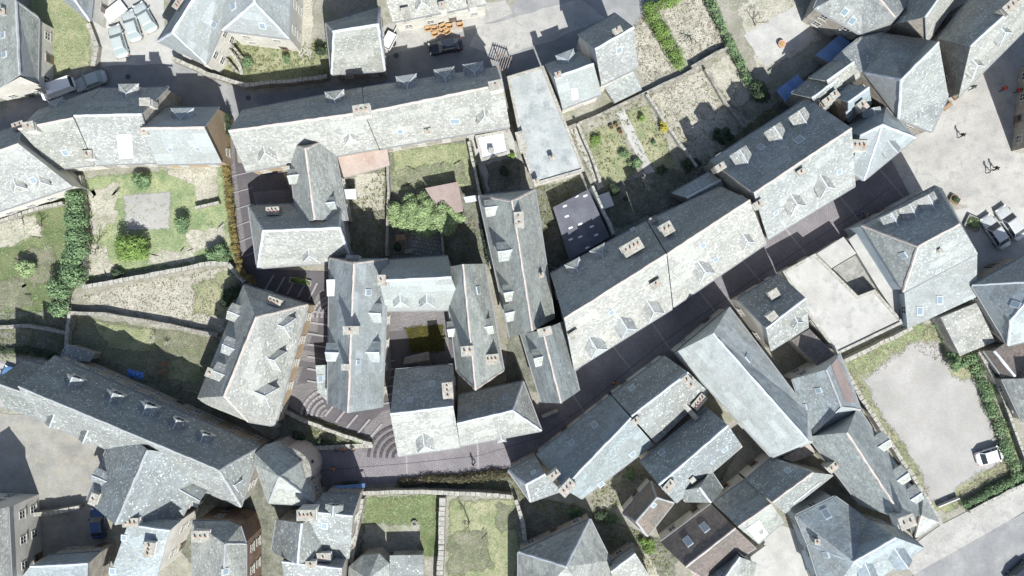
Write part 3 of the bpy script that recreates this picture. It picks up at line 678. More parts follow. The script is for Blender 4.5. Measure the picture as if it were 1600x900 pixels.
house('big corner house with a hipped end facing the square', [poly(dict(a=(1302, 93, 7.5), b=(1342, 60, 7.5), c=(1380, 51, 7.5), d=(1446, 61, 7.8), e=(1482, 150, 7.8), f=(1456, 206, 7.8), g=(1405, 186, 7.8), h=(1350, 113, 9), r=(1409, 124, 14.2), s=(1467, 66, 14.2)), ['abchr'[:3] + 'h', 'chr', 'cdsr', 'dse'[::1], 'sefgr'[:3] + 'gr'[::1], 'ghr'], 'abcdefgh', [('r', 's'), ('r', 'h'), ('r', 'g')])], 'slate_pale', 'stone', dorm=[(1452, 165, 2.2, 1.5, False), (1437, 186, 2.2, 1.5, False)], chim=[], patch=[])
house('small pale gabled roof behind the corner house', [gable((1264, 122), (1302, 94), (1301, 149), (1345, 118), (1281, 134), (1318, 108), 7, zr=8.6)], 'slate_pale', 'stone', sky=[(1306, 128)])
house('low dark slate roof with red brick chimney below the pale gabled roof', [gable((1237, 146), (1264, 124), (1282, 176), (1330, 140), (1262, 158), (1300, 130), 6.5, zr=8)], 'slate', 'stone', chim=[(1291, 159, .9, 1.6, 1.5, 35, 'rust_roof', 1), (1301, 150, .8, .9, 1.6)])
house('small slate house with a white chimney squeezed behind the row', [gable((1300, 150), (1326, 131), (1325, 190), (1362, 160), (1312, 170), (1345, 146), 7.5, zr=9.4)], 'slate_blue', 'stone', chim=[(1344, 167, 1.1, 1.1, 1.7), ], sky=[(1307, 177)])
house('blue metal roofed shed in the dark yard behind the corner house', [flat([(1274, 86), (1312, 54), (1332, 68), (1297, 98)], 3)], 'blue_metal', 'stone', 'shed', cat='shed', group=None, win=False)
house('smaller blue metal shed beside the row with six panel skylight', [flat([(1213, 141), (1246, 116), (1257, 130), (1227, 159)], 2.6)], 'blue_metal', 'stone', 'shed', cat='shed', group=None, win=False)
house('tall building past the right edge shading the square', [gable((1690, 60), (1676, 212), (1840, 60), (1830, 230), (1760, 60), (1750, 220), 13.5, pitch=40)], 'slate', 'stone', cap='grey_cap')
# ---- the long row along the street
house('row house with three pale dormers and a six pane skylight above the street', [gable((1109, 251), (1262, 153), (1200, 374), (1337, 290), (1176, 303), (1319, 208), 7.4, zr=13.6)], 'slate_pale', 'stone', dorm=[(1158, 247, 2.0, 1.7, False), (1211, 211, 2.0, 1.7, False), (1249, 187, 2.0, 1.7, False), (1238, 318, 1.9, 1.7), (1284, 290, 1.9, 1.7)], chim=[(1250, 270, .7, .9, 1.2), (1184, 320, .8, 1.3, 1.2), (1118, 262, .8, 1.2, 1.2)], sky=[(1249, 219, 1.1, 1.2), (1189, 230), (1311, 268, .7, .9), (1212, 332, .7, .9)], cap='mortar')
house('corner row house ending in a pale pyramid roof at the square', [poly(dict(a=(1318, 204, 7.4), b=(1352, 176, 7.4), c=(1384, 168, 7.4), d=(1431, 215, 7.4), e=(1350, 282, 7.4), f=(1328, 268, 7.4), r=(1379, 195, 12.5), s=(1344, 212, 11)), ['abrs', 'bcr', 'cdr', 'der', 'efsr', 'fas'], 'abcdef', [('r', 's'), ('r', 'd'), ('r', 'e')])], 'slate_new', 'stone', dorm=[(1388, 232, 1.8, 1.5, False), (1360, 178, 2.0, 1.6, False)], chim=[(1341, 228, 1.2, 1.8, 1.0)])
house('row house with two tall chimneys on its dark north slope above the street', [gable((1012, 345), (1126, 291), (1052, 480), (1198, 380), (1050, 392), (1178, 308), 7, zr=12.6)], 'slate_pale', 'stone', dorm=[(1096, 422, 1.9, 1.7), (1163, 376, 1.3, 1.2)], chim=[(1040, 358, 1.4, 1.6, 2.0, 30), (1016, 339, .7, .8, 1.2, 30)], sky=[(1098, 383, .7, .9), (1118, 405, .7, .9), (1040, 342, .6, .7)], cap='mortar')
house('row house with white zinc strip and three dormers facing the street', [gable((860, 428), (1010, 346), (897, 578), (1051, 482), (886, 495), (1048, 393), 7, zr=12.9)], 'slate_pale', 'blue_wall', dorm=[(928, 540, 2.0, 1.7), (975, 509, 2.0, 1.7), (1017, 484, 2.0, 1.7), (898, 417, 1.7, 1.4), (937, 395, 1.7, 1.4)], chim=[(986, 387, 1.6, 2.4, 2.2, 30), (1024, 444, .7, 1.2, 1.3), (896, 523, .8, 1.3, 1.2)], sky=[(955, 488, .7, .9), (989, 359, .6, .7)], patch=[([(1017, 413), (1046, 395), (1069, 449), (1052, 464)], 'white_sheet', 'zinc_strip', .05)], cap='mortar')
house('low blue slate lean-to behind the row with two tall chimneys', [gable((1050, 302), (1108, 269), (1092, 322), (1136, 298), (1068, 312), (1120, 285), 4.6, zr=5.6)], 'slate_blue', 'stone', 'lean_to', cat='outbuilding', group=None, win=False)
house('flat dark terrace roof scattered with white slabs behind the street row', [flat([(864, 324), (919, 296), (953, 370), (890, 407)], 3.4, 'terrace_dark', 'plaster', .0)], 'terrace_dark', name='roof_terrace', cat='terrace', group=None, win=False,
      patch=[([(x, y), (x + 6, y - 2.5), (x + 7.2, y), (x + 1.2, y + 2.5)], 'plastic_white', 'slab', .05) for x, y in ((879, 322), (911, 306), (882, 338), (903, 350), (888, 356), (921, 354), (903, 370), (928, 367), (888, 374), (914, 387), (897, 307))])
# ---- block between the lane and the street
house('long north south roof with white fronted dormers between two dark alleys', [gable((748, 306), (797, 528), (836, 296), (866, 498), (800, 314), (831, 512), 6.4, zr=11.6, h1=True)], 'slate_green', 'stone', dorm=[(768, 325, 1.7, 1.5, False), (789, 393, 2.0, 1.7, False), (795, 457, 1.8, 1.5, False), (797, 488, 1.8, 1.5, False)], chim=[(811, 344, 1.0, 1.7, 1.3, 95), (846, 430, .5, .6, .9)], cap='mortar')
house('slate roof with a chimney and a white dormer jutting to the street', [gable((814, 522), (846, 629), (879, 502), (905, 611), (848, 517), (873, 616), 6.4, zr=11.2)], 'slate_green', 'stone', dorm=[(841, 558, 1.8, 1.5, False)], chim=[(851, 518, 1.0, 1.5, 1.2, 15)], cap='mortar')
house('long north south roof with white dormers beside the stepped lane', [gable((515, 404), (512, 632), (606, 405), (597, 637), (553, 412), (544, 635), 7, zr=12, h1=True), flat([(493, 571), (512, 570), (512, 628), (496, 612)], 4, 'slate_green'), flat([(510, 437), (547, 436), (547, 462), (511, 463)], 8.6, 'white_sheet')], 'slate_new', 'stone', dorm=[(588, 489, 2.0, 1.7, False), (585, 549, 2.2, 1.8, False), (522, 550, 1.9, 1.7, False)], chim=[(552, 406, 1.1, 1.5, 1.2, 0), (549, 516, 1.0, 1.8, 1.4, 0), (541, 573, .7, .9, 1.2, 0)], sky=[(575, 457), (559, 566, .6, .7), (501, 592, .7, .9)], cap='mortar')
house('cross wing with red chimney and two small dormers above the courtyard', [gable((600, 407), (700, 400), (604, 486), (724, 484), (600, 438), (712, 433), 6, zr=10.2)], 'slate_new', 'plaster', dorm=[(627, 470, 1.5, 1.3), (668, 470, 1.5, 1.3)], chim=[(597, 438, .8, 1.2, 1.2, 90, 'terracotta', 1)], sky=[(651, 431, .5, .6)])
house('north south roof with white chimneys east of the courtyard', [gable((694, 418), (714, 580), (757, 412), (787, 578), (723, 412), (743, 608), 6.4, zr=11.4, h2=True)], 'slate_green', 'stone', dorm=[(764, 510, 1.6, 1.4, False), (703, 514, 1.6, 1.4, False)], chim=[(731, 548, 1.2, 1.6, 1.5, 5), (769, 561, 1.3, 1.7, 1.2, 5)], sky=[(747, 454, 1.0, 1.0)], cap='mortar')
house('corner house with speckled dark north slope at the bend of the street', [gable((617, 578), (708, 570), (622, 713), (719, 699), (612, 647), (712, 635), 5.6, zr=10.2)], 'slate_pale', 'stone', dorm=[(664, 690, 1.8, 1.5)], chim=[(700, 610, 1.3, 1.9, 1.2, 95)], sky=[(675, 600), (641, 625, .7, .8)])
house('lower street house with hipped east end beside the corner house', [gable((716, 618), (817, 596), (719, 697), (846, 673), (713, 662), (801, 642), 5.4, zr=8.8, h2=True)], 'slate_pale', 'stone', sky=[(790, 621, .7, .9)], dorm=[(783, 684, .8, .7)])
house('dark wooden awning in the courtyard beside the moss lawn', [gable((632, 560), (670, 551), (629, 578), (675, 574), (630, 569), (673, 562), 2.6, zr=3.0)], 'brown_tile', 'old_wood', 'awning', cat='awning', group=None, win=False, cap=None)
# ---- left centre and bottom left
house('large hipped house with three dormers on each side west of the stepped lane', [poly(dict(a=(380, 445, 6.6), b=(481, 476, 6.6), c=(430, 666, 6.6), d=(388, 659, 6.6), e=(321, 632, 6.2), f=(308, 622, 6.2), r=(400, 496, 12.2), s=(350, 619, 12.2)), ['abr', 'bcsr', 'cds', 'des', 'efs', 'fars'], 'abcdef', [('r', 's'), ('r', 'b'), ('s', 'd')])], 'slate_pale', 'ochre_wall', dorm=[(369, 489, 1.8, 1.5, False), (361, 541, 1.8, 1.5, False), (346, 581, 1.8, 1.5, False), (449, 510, 2.2, 1.6), (434, 562, 2.2, 1.6), (416, 616, 2.2, 1.6)], chim=[(431, 471, .9, 1.9, 1.3, 160), (331, 582, .9, 1.2, 1.2)], cap='mortar')
house('very long dark roof with a row of white dormers at the lower left', [
    gable((84, 556), (406, 698), (58, 655), (376, 792), (66, 620), (342, 735), 7, zr=12.6, zb=7, h2=True),
    gable((38, 563), (76, 572), (8, 636), (64, 656), (32, 612), (62, 622), 6.4, zr=11),
    gable((182, 660), (135, 782), (335, 715), (281, 813), (236, 690), (186, 806), 7, zr=12.3)],
    'slate', 'stone', dorm=[(118, 595, 1.8, 1.7, False), (181, 620, 1.9, 1.8, False), (233, 638, 2.1, 1.9, False), (279, 661, 1.9, 1.7, False), (321, 682, 1.9, 1.7, False), (88, 656, 1.6, 1.3, False), (140, 680, 1.6, 1.3, False), (160, 745, 1.5, 1.3, False), (310, 770, 2.4, 1.8, False), (372, 757, 1.2, 1.0)], chim=[(150, 778, .8, 1.5, 1.4)], cap='grey_cap')
house('low slate lean-to behind the very long dark roof', [flat([(91, 562), (103, 537), (148, 552), (140, 565)], 3.2)], 'slate', 'stone', 'lean_to', cat='outbuilding', group=None, win=False)
house('tall beige house with pale blue roof and three chimneys at the bottom left', [gable((218, 806), (282, 814), (150, 960), (246, 900), (160, 815), (253, 828), 9, zr=11)], 'slate_blue', 'plaster', chim=[(164, 802, 1.3, 1.7, 1.6, 0), (206, 812, 1.1, 2.0, 1.5, 0), (236, 856, 1.2, 1.8, 1.4, 80)], sky=[(184, 840, .7, .8), (170, 892, .8, .9)])
house('brown stone house with a rounded slate roof beside the tall beige house', [poly(dict(a=(300, 814, 9), b=(356, 815, 9), c=(375, 822, 9), d=(384, 850, 9), e=(384, 960, 9), f=(302, 960, 9), r=(352, 850, 11), s=(346, 950, 11)), ['abr', 'bcr', 'cdr', 'desr', 'efs', 'fars'], 'abcdef', [('r', 's'), ('r', 'd')])], 'slate_pale', 'brown_stone', chim=[(316, 836, 1.4, 2.2, 1.2, 0)], sky=[(352, 893, .8, 1.0)], cap='grey_cap')
house('tall front with many windows at the lower left edge', [gable((12, 792), (20, 960), (-60, 790), (-60, 960), (-25, 792), (-20, 960), 9)], 'slate_pale', 'plaster')
house('small dark and pale slate roof cut by the bottom edge at the left', [gable((75, 868), (158, 862), (35, 900), (135, 960), (42, 886), (122, 882), 6, zr=8.2)], 'slate_blue', 'stone', sky=[(75, 892, .9, .6)])
# ---- church, lower middle
house('church roof of three pale slate slopes above a rounded stone apse', [poly(dict(a=(398, 708, 8), b=(414, 695, 8), c=(434, 690, 8), d=(471, 721, 9), e=(496, 790, 8), f=(420, 786, 8), g=(404, 742, 8), h=(396, 725, 8), r=(436, 745, 12.5)), ['abr', 'bcr', 'cdr', 'der', 'efr', 'fgr', 'ghr', 'har'], 'abcdefgh', [('r', 'd'), ('r', 'f'), ('r', 'e')])], 'slate_green', 'stone', name='church', cat='church', cap='grey_cap', group=None)
house('steep cross gabled church hall with a tall white chimney', [
    gable((505, 771), (563, 772), (425, 862), (546, 872), (482, 800), (545, 806), 7, zr=9.5), gable((432, 812), (424, 862), (508, 800), (512, 868), (472, 808), (466, 866), 7, zr=10.2),
    gable((450, 862), (542, 870), (452, 960), (535, 960), (455, 880), (540, 890), 6.6, zr=8.6)], 'slate', 'stone', dorm=[(523, 795, 1.8, 1.4, False)], chim=[(481, 802, 1.2, 2.2, 2.0, 0), (507, 868, 1.0, 1.7, 1.4, 0), (487, 880, .7, 1.2, 1.0, 0)], sky=[(507, 821)])
house('small rounded slate roof beside the church hall at the bottom', [poly(dict(a=(545, 885, 5), b=(565, 868, 5), c=(592, 865, 5), d=(608, 880, 5), e=(610, 950, 5), f=(540, 950, 5), r=(575, 905, 7.5)), ['abr', 'bcr', 'cdr', 'der', 'efr', 'far'], 'abcdef')], 'slate_green', 'stone', name='chapel', cat='chapel', group=None, win=False)
house('small flat slate roof at the bottom below the walled lawn', [flat([(609, 868), (662, 867), (662, 950), (609, 950)], 3.4)], 'slate', 'stone', 'shed', cat='shed', group=None, win=False)
# ---- south side of the street
house('street house with pale ridge wall and two chimneys south of the dark street', [gable((1039, 556), (956, 617), (1107, 612), (1024, 692), (1069, 587), (990, 648), 5.8, zr=9.8)], 'slate', 'plaster', sky=[(988, 607), (1006, 633, .5, .5)], chim=[(1075, 597, 1.0, 1.8, 1.3, 130), (1091, 627, 1.0, 2.0, 1.2, 50), (1072, 636, .5, 4.2, .35, -48, 'zinc', 0), (993, 657, .7, 1.0, .8)])
house('long street house with a broad white south roof south of the dark street', [gable((955, 618), (838, 711), (1021, 694), (908, 780), (989, 650), (893, 750), 5.8, zr=9.9)], 'slate_blue', 'plaster', sky=[(929, 664), (893, 692, .7, .8), (988, 709), (939, 756)], chim=[(866, 741, .9, 1.5, 1.2), (886, 761, 1.3, 2.0, .8)])
house('low hipped slate house at the tip of the street row', [gable((837, 713), (794, 735), (877, 767), (829, 784), (858, 738), (822, 757), 6.2, zr=9, h2=True)], 'slate', 'stone', sky=[(834, 739, .7, .8)])
house('back house with a dark north slope and a small pale cross wing', [gable((1105, 636), (1000, 722), (1160, 697), (1056, 786), (1139, 664), (1033, 755), 6, zr=10.2), gable((1070, 785), (1058, 768), (1130, 765), (1110, 735), (1110, 784), (1083, 748), 5.6, zr=8.2, h1=False)], 'slate', 'plaster', sky=[(1034, 707), (1132, 702), (1113, 721, .6, .7)], chim=[(1044, 758, 1.0, 1.8, 1.2, 50), (1081, 749, .5, .6, .8)])
house('brown tiled hipped roof in the dark yard south of the street row', [gable((1017, 752), (973, 803), (1053, 786), (1012, 838), (1026, 778), (994, 815), 4.4, zr=6.6, h1=True, h2=True)], 'tan_tile', 'plaster', sky=[(1021, 789, .7, .8)], cap='grey_cap')
house('big barn like hall with a long white ridge south of the street', [poly(dict(a=(1055, 551, 6.6), b=(1092, 520, 6.6), c=(1139, 480, 6.6), d=(1262, 642, 6.6), e=(1271, 690, 6.6), f=(1207, 716, 6.6), r=(1114, 521, 12), s=(1262, 688, 12.4)), ['abr', 'bcr', 'cdesr', 'efs', 'fars'], 'abcdef', [('r', 's')])], 'slate_barn', 'plaster', sky=[(1169, 560, .9, 1.0)], name='hall', cat='hall')
house('narrow house with dark north slope and two chimneys beside the hall', [gable((1151, 468), (1218, 428), (1204, 548), (1264, 510), (1194, 516), (1258, 467), 6, zr=10)], 'slate', 'plaster', chim=[(1207, 459, .9, 1.4, 1.2), (1205, 494, .8, 1.0, 1.0)], dorm=[(1243, 502, 1.1, .9)], patch=[([(1150, 474), (1156, 470), (1190, 511), (1187, 516)], 'zinc', 'zinc_flashing')])
house('broad flat white terrace roof with a sunken court beside the street', [flat([(1222, 424), (1273, 396), (1340, 462), (1366, 452), (1412, 504), (1308, 554), (1262, 492)], 4.2, 'flat_pale', 'plaster', .22)], 'flat_pale', name='flat_terrace', cat='terrace', group=None, cap=None)
house('low pale concrete roof over the court beside the flat white terrace', [flat([(1275, 397), (1318, 370), (1338, 396), (1298, 420)], 3.4, 'concrete', 'plaster')], 'concrete', name='court_roof', cat='court', group=None, win=False)
house('low grey slab roof sunk between the white terrace and the pale lean-to', [flat([(1299, 421), (1339, 397), (1370, 448), (1342, 464)], 1.9)], 'stone_slab', 'plaster', 'court_roof', cat='court', group=None, win=False)
house('narrow pale lean-to along the west wall of the big dormered house', [flat([(1326, 374), (1345, 360), (1409, 452), (1404, 496), (1372, 450)], 3.6, 'concrete', 'plaster')], 'concrete', 'plaster', 'lean_to', cat='outbuilding', group=None, win=False)
house('big hipped house with three dormers facing the square', [poly(dict(a=(1347, 352, 8.2), b=(1463, 290, 8.2), c=(1472, 294, 8.2), d=(1528, 396, 8), g=(1412, 456, 8), r=(1435, 385, 13.6), s=(1500, 350, 13.6)), ['absr', 'bcs', 'cds', 'dgrs', 'gar'], 'abcdg', [('r', 's'), ('r', 'a'), ('r', 'g')]),
    flat([(1413, 458), (1527, 398), (1526, 464), (1418, 514)], 6.6, 'slate_new')], 'slate_pale', 'blue_wall', dorm=[(1391, 344, 2.1, 1.8, False), (1419, 331, 2.1, 1.8, False), (1447, 317, 2.1, 1.8, False)], sky=[(1412, 399), (1465, 423, .7, .9), (1437, 486, .8, 1.1), (1468, 469, .8, 1.1)], chim=[(1467, 392, .4, .4, .9)], cap='mortar')
house('blue grey hipped house at the right edge below the parked saloons', [poly(dict(a=(1519, 446, 7), b=(1600, 400, 7), c=(1680, 420, 7), d=(1660, 520, 7), e=(1576, 540, 7), r=(1532, 441, 8), s=(1630, 440, 11), q=(1580, 500, 10)), ['abs', 'bcs', 'cds', 'deqs', 'eaq', 'asq'], 'abcde', [('a', 's'), ('q', 'e'), ('q', 's')])], 'slate_blue', 'stone', sky=[(1587, 476)])
house('square slate monopitch roof beside the gravel yard', [poly(dict(a=(1470, 496, 4.4), b=(1526, 473, 5), c=(1555, 534, 5), d=(1500, 556, 4.4)), ['abcd'], 'abcd')], 'slate_pale', 'stone', 'outbuilding', cat='outbuilding', group=None, win=False)
house('small dark slate roof with white gutter at the right edge', [gable((1537, 548), (1567, 589), (1590, 522), (1615, 556), (1548, 541), (1580, 580), 4, zr=5.6)], 'brown_tile', 'stone')
house('scalloped slate roof at the right edge beside the hedge', [gable((1566, 592), (1598, 660), (1660, 570), (1680, 620), (1610, 575), (1640, 640), 5)], 'lauze', 'stone')
# ---- lower right
house('dark blue slate roof with brown tiled side beside the gravel yard wall', [gable((1312, 552), (1345, 640), (1238, 592), (1268, 680), (1284, 560), (1315, 636), 6.4, zr=9.4, h2=True)], 'slate_blue', 'plaster', sky=[(1279, 610, .7, .9), (1256, 636, .7, .9)], chim=[(1240, 560, .8, 1.4, 1.2)], cap='grey_cap', patch=[([(1291, 563), (1309, 558), (1337, 630), (1320, 628)], 'brown_roof', 'tiled_strip')])
house('low brown tiled roof between the narrow house and the flat terrace', [poly(dict(a=(1237, 532, 5.6), b=(1265, 514, 4.6), c=(1310, 560, 4.6), d=(1284, 578, 5.6)), ['abcd'], 'abcd')], 'brown_tile', 'plaster', 'lean_to', cat='outbuilding', group=None, win=False)
house('long house with gabled east dormers along the gravel yard', [gable((1263, 682), (1345, 790), (1340, 636), (1450, 800), (1300, 640), (1405, 800), 6.2, zr=11.4, h1=False), poly(dict(a=(1411, 792, 6), b=(1443, 772, 6), c=(1468, 816, 6), d=(1430, 842, 6), r=(1440, 806, 8.6)), ['abr', 'bcr', 'cdr', 'dar'], 'abcd', [('r', 'a'), ('r', 'd')])], 'slate_green', 'plaster', dorm=[(1375, 690, 1.9, 1.7, False), (1404, 742, 1.9, 1.7, False), (1425, 772, 1.8, 1.6, False)], chim=[(1413, 816, 1.6, 2.2, 1.5, 20), (1290, 728, .9, 1.6, 1.2, 40)], cap='mortar')
house('dark slate back house with skylights and a pale chimney wall', [gable((1165, 750), (1208, 714), (1226, 802), (1302, 742), (1206, 786), (1286, 727), 6, zr=9.4)], 'slate', 'plaster', sky=[(1231, 736, .7, .9)], cap='mortar', patch=[([(1240, 784), (1282, 752), (1290, 760), (1246, 795)], 'zinc', 'roof_sheet')])
house('rough slate back house joined to the brown tiled roof', [gable((1114, 786), (1167, 748), (1185, 850), (1225, 815), (1149, 826), (1203, 789), 5.6, zr=8.6)], 'lauze', 'plaster', cap='mortar', patch=[([(1166, 826), (1185, 812), (1200, 834), (1184, 846)], 'white_sheet')])
house('brown tiled roof with two skylights at the bottom', [gable((1032, 848), (1112, 788), (1103, 905), (1182, 856), (1077, 882), (1148, 827), 5.2, zr=7.4)], 'brown_tile', 'plaster', sky=[(1075, 846, .9, 1.3), (1101, 824, .9, 1.3)], cap='mortar')
house('pyramid slate roof at the bottom below the walled lawn', [poly(dict(a=(810, 863, 5.6), b=(922, 811, 5.6), c=(954, 876, 5.6), d=(940, 960, 5.6), e=(810, 960, 5.6), r=(885, 886, 10.5)), ['abr', 'bcr', 'cdr', 'der', 'ear'], 'abcde', [('r', 'b'), ('r', 'a')])], 'lauze', 'stone')
house('small gabled roof with a pale slope beside the pyramid roof', [gable((950, 882), (988, 855), (985, 960), (1025, 915), (945, 902), (998, 861), 5, zr=6.2)], 'slate_pale', 'stone')
house('slate house with two dormers facing the lower right road', [poly(dict(a=(1243, 806, 7), b=(1305, 776, 7), c=(1356, 812, 7), d=(1402, 824, 7), e=(1444, 856, 7), f=(1372, 905, 7), g=(1290, 940, 7), h=(1262, 850, 7), r=(1334, 878, 10.8), s=(1400, 840, 10.8)), ['abr', 'bcsr', 'cds', 'des', 'efrs', 'fgr', 'ghr', 'har'], 'abcdefgh', [('r', 's'), ('r', 'h'), ('r', 'f')])], 'slate_blue', 'blue_wall', dorm=[(1401, 868, 2.0, 1.7, False), (1352, 892, 1.8, 1.6, False)], sky=[(1291, 803, .9, 1.3), (1368, 882, .8, .9), (1291, 867, .8, .8)], chim=[(1275, 845, .6, .6, 1.0, 0, 'chimney_white', 1)])
house('grey slate roof peak cut by the bottom edge', [gable((1105, 900), (1150, 862), (1160, 960), (1182, 880), (1135, 900), (1160, 866), 4.6, zr=6.6)], 'lauze', 'plaster', sky=[(1125, 896, .6, .8)])
house('small white box shed with a green domed vent at the bottom', [flat([(1168, 873), (1197, 852), (1213, 880), (1185, 898)], 3)], 'flat_pale', 'plaster', 'shed', cat='shed', group=None, win=False)
house('small reddish tiled lean-to at the south end of the barn like hall', [poly(dict(a=(1222, 716, 4.5), b=(1264, 692, 4.5), c=(1276, 708, 4), d=(1240, 722, 4)), ['abcd'], 'abcd')], 'pink_tile', 'plaster', 'lean_to', cat='outbuilding', group=None, win=False)
house('pink tiled lean-to along the brown tiled roof at the bottom', [poly(dict(a=(1076, 888, 4.3), b=(1132, 850, 4.3), c=(1142, 866, 3.9), d=(1086, 905, 3.9)), ['abcd'], 'abcd')], 'pink_tile', 'plaster', 'lean_to', cat='outbuilding', group=None, win=False)

# ------------------------------------------------------------------ windows and doors on every wall that faces open ground
def inside(p, poly):
    c = False; n = len(poly)
    for i in range(n):
        a, b = poly[i], poly[(i + 1) % n]
        if (a.y > p.y) != (b.y > p.y) and p.x < (b.x - a.x) * (p.y - a.y) / (b.y - a.y) + a.x: c = not c
    return c
FOOT = [(p, min(q.z for q in p)) for h in HOUSES for p, s, v in h['walls']]
def fm(name, mb, mats):
    me = bpy.data.meshes.new(name); me.from_pydata([tuple(v) for v in mb.v], [], mb.f)
    for p, i in zip(me.polygons, mb.m): p.material_index = i
    for m in mats: me.materials.append(m)
    return me
b = MB()                                   # window frame, x along the wall, y up, z outwards
for x0, x1, y0, y1 in ((-.5, -.42, 0, 1.35), (.42, .5, 0, 1.35), (-.42, .42, 0, .08), (-.42, .42, 1.27, 1.35), (-.03, .03, .08, 1.27), (-.42, -.03, .62, .67), (.03, .42, .62, .67)):
    for q in (((x0, y0, .05), (x1, y0, .05), (x1, y1, .05), (x0, y1, .05)), ((x0, y0, -.1), (x1, y0, -.1), (x1, y0, .05), (x0, y0, .05)), ((x1, y1, -.1), (x0, y1, -.1), (x0, y1, .05), (x1, y1, .05)), ((x0, y1, -.1), (x0, y0, -.1), (x0, y0, .05), (x0, y1, .05)), ((x1, y0, -.1), (x1, y1, -.1), (x1, y1, .05), (x1, y0, .05))): b.quad(*q)
WIN = fm('window', b, [M['frame_white']])
b = MB(); b.quad((-.42, .08, .02), (.42, .08, .02), (.42, 1.27, .02), (-.42, 1.27, .02)); PANE = fm('pane', b, [M['glass']])
b = MB(); b.box((0, 0, 0), 1.25, .16, .12); SILL = fm('sill', b, [M['coping']])
b = MB(); b.box((0, .0, 0), 1.0, .14, 2.05); b.box((0, -.04, 1.05), .7, .1, .75, 0, 1); b.box((0, 0, 2.055), 1.2, .2, .16, 0, 2); DOOR = fm('door', b, [M['door'], M['glass'], M['coping']])
for h in HOUSES:
    if not h['win']: continue
    root = h['root']; doored = False
    for p, s, v in h['walls']:
        n = len(p)
        for i in range(n):
            a, c = p[i], p[(i + 1) % n]
            if abs(a.z - c.z) > .3 and a.z + c.z < 4: continue
            t = Vector((c.x - a.x, c.y - a.y, 0)); L = t.length
            if L < 2.4: continue
            t.normalize(); out = Vector((t.y, -t.x, 0)) * s
            top = min(a.z, c.z)
            k = max(1, int(L / 2.7))
            for j in range(k):
                m = Vector((a.x, a.y, 0)) + t * (L * (j + .5) / k)
                if abs(m.x) > 72 or abs(m.y) > 43: continue
                q = m + out * .9
                if any(inside(q, f) and z > 3 for f, z in FOOT): continue
                ang = math.atan2(out.y, out.x)
                # windows face outwards: x = tangent, y = up, z = outwards
                tx = Vector((0, 0, 1)).cross(out).normalized()
                mw = Matrix(((tx.x, 0, out.x, 0), (tx.y, 0, out.y, 0), (0, 1, 0, 0), (0, 0, 0, 1)))
                zz = 1.0; fl = 0
                while zz + 1.6 < top:
                    loc = m - root.location
                    if fl == 0 and not doored and j == k // 2 and L > 4:
                        d = bpy.data.objects.new('door', DOOR); COL.objects.link(d); d.parent = root
                        d.location = loc + out * .03; d.rotation_euler.z = ang + math.pi / 2; doored = True
                    else:
                        w_ = bpy.data.objects.new('window', WIN); COL.objects.link(w_); w_.parent = root
                        w_.matrix_local = Matrix.Translation(loc + Vector((0, 0, zz))) @ mw
                        g_ = bpy.data.objects.new('pane', PANE); COL.objects.link(g_); g_.parent = w_
                        s_ = bpy.data.objects.new('sill', SILL); COL.objects.link(s_); s_.parent = w_
                        s_.matrix_local = mw.inverted() @ Matrix.Translation(out * .06 - Vector((0, 0, .135))) @ Matrix.Rotation(ang + math.pi / 2, 4, 'Z')
                    zz += 2.7; fl += 1

# ------------------------------------------------------------------ paving bands and steps
def band(name, p, q, wd, mat, ht=0, n=1):
    a, c = W(*p), W(*q); z = .004 * level([a, c]); t = (c - a).normalized(); s = Vector((-t.y, t.x, 0)) * wd / 2; b = MB()
    if ht: b.box(((a + c) / 2) , (c - a).length, wd, ht, math.atan2(t.y, t.x))
    else:
        u = Vector((0, 0, z)); b.quad(a - s + u, c - s + u, c + s + u, a + s + u)
    return tag(b.build(name, [M[mat]]), kind='structure')
plain('pale_sett', (.25, .24, .245), .8, .15); plain('dark_joint', (.075, .07, .078), .8, .15)
for p, q in (((957, 540), (992, 585)), ((892, 612), (915, 648)), ((1017, 502), (1050, 550)), ((1090, 452), (1120, 490)), ((1227, 357), (1259, 397)), ((1312, 307), (1344, 347)), ((1372, 262), (1420, 318)), ((635, 702), (636, 750)), ((746, 692), (748, 742)), ((1158, 404), (1190, 442))):
    band('paving_band', p, q, .22, 'pale_sett')
cl = [(500, 735), (636, 724), (748, 712), (845, 683), (912, 636), (1033, 536), (1175, 438), (1330, 338), (1395, 290)]
for p, q in zip(cl, cl[1:]): band('paving_joint', p, q, .07, 'dark_joint')
def steps(flight, wd=.3, mat='pale_sett', h0=.0, dh=.0):
    b = MB(); 
    for k, line in enumerate(flight):
        for p, q in zip(line, line[1:]):
            a, c = W(*p), W(*q); t = c - a
            b.box((a + c) / 2, t.length + .05, wd, .16 + .005 * (k % 7), math.atan2(t.y, t.x))
    tag(b.build('steps', [M[mat]]), kind='structure')
steps([[(481, y + 1), (513, y + 6)] for y in (484, 502, 520, 537, 556, 575, 594)], .24)
steps([[(597, y), (616, y - 3)] for y in (566, 579, 592, 605, 618, 631)], .2)
steps([[(360 + k * 2.4, 276 + k * 26), (395 + k, 268 + k * 25)] for k in range(6)], .12)
steps([[(415 + k * 17, 452 + k * 4), (428 + k * 17, 430 + k * 3)] for k in range(5)], .24)
steps([[(508 + 17 * k, 650 + k * 9), (521 + 19 * k, 634 + k * 7)] for k in range(5)], .26)
def arcs(cx, cy, r0, dr, n, a0, a1):
    return [[(cx + (r0 + dr * k) * math.cos(R(a0 + (a1 - a0) * i / 7)), cy + (r0 + dr * k) * math.sin(R(a0 + (a1 - a0) * i / 7))) for i in range(8)] for k in range(n)]
steps(arcs(628, 716, 14, 9.5, 5, 182, 262), .34, 'dark_joint')
steps(arcs(515, 652, 12, 8, 5, 185, 250), .34)
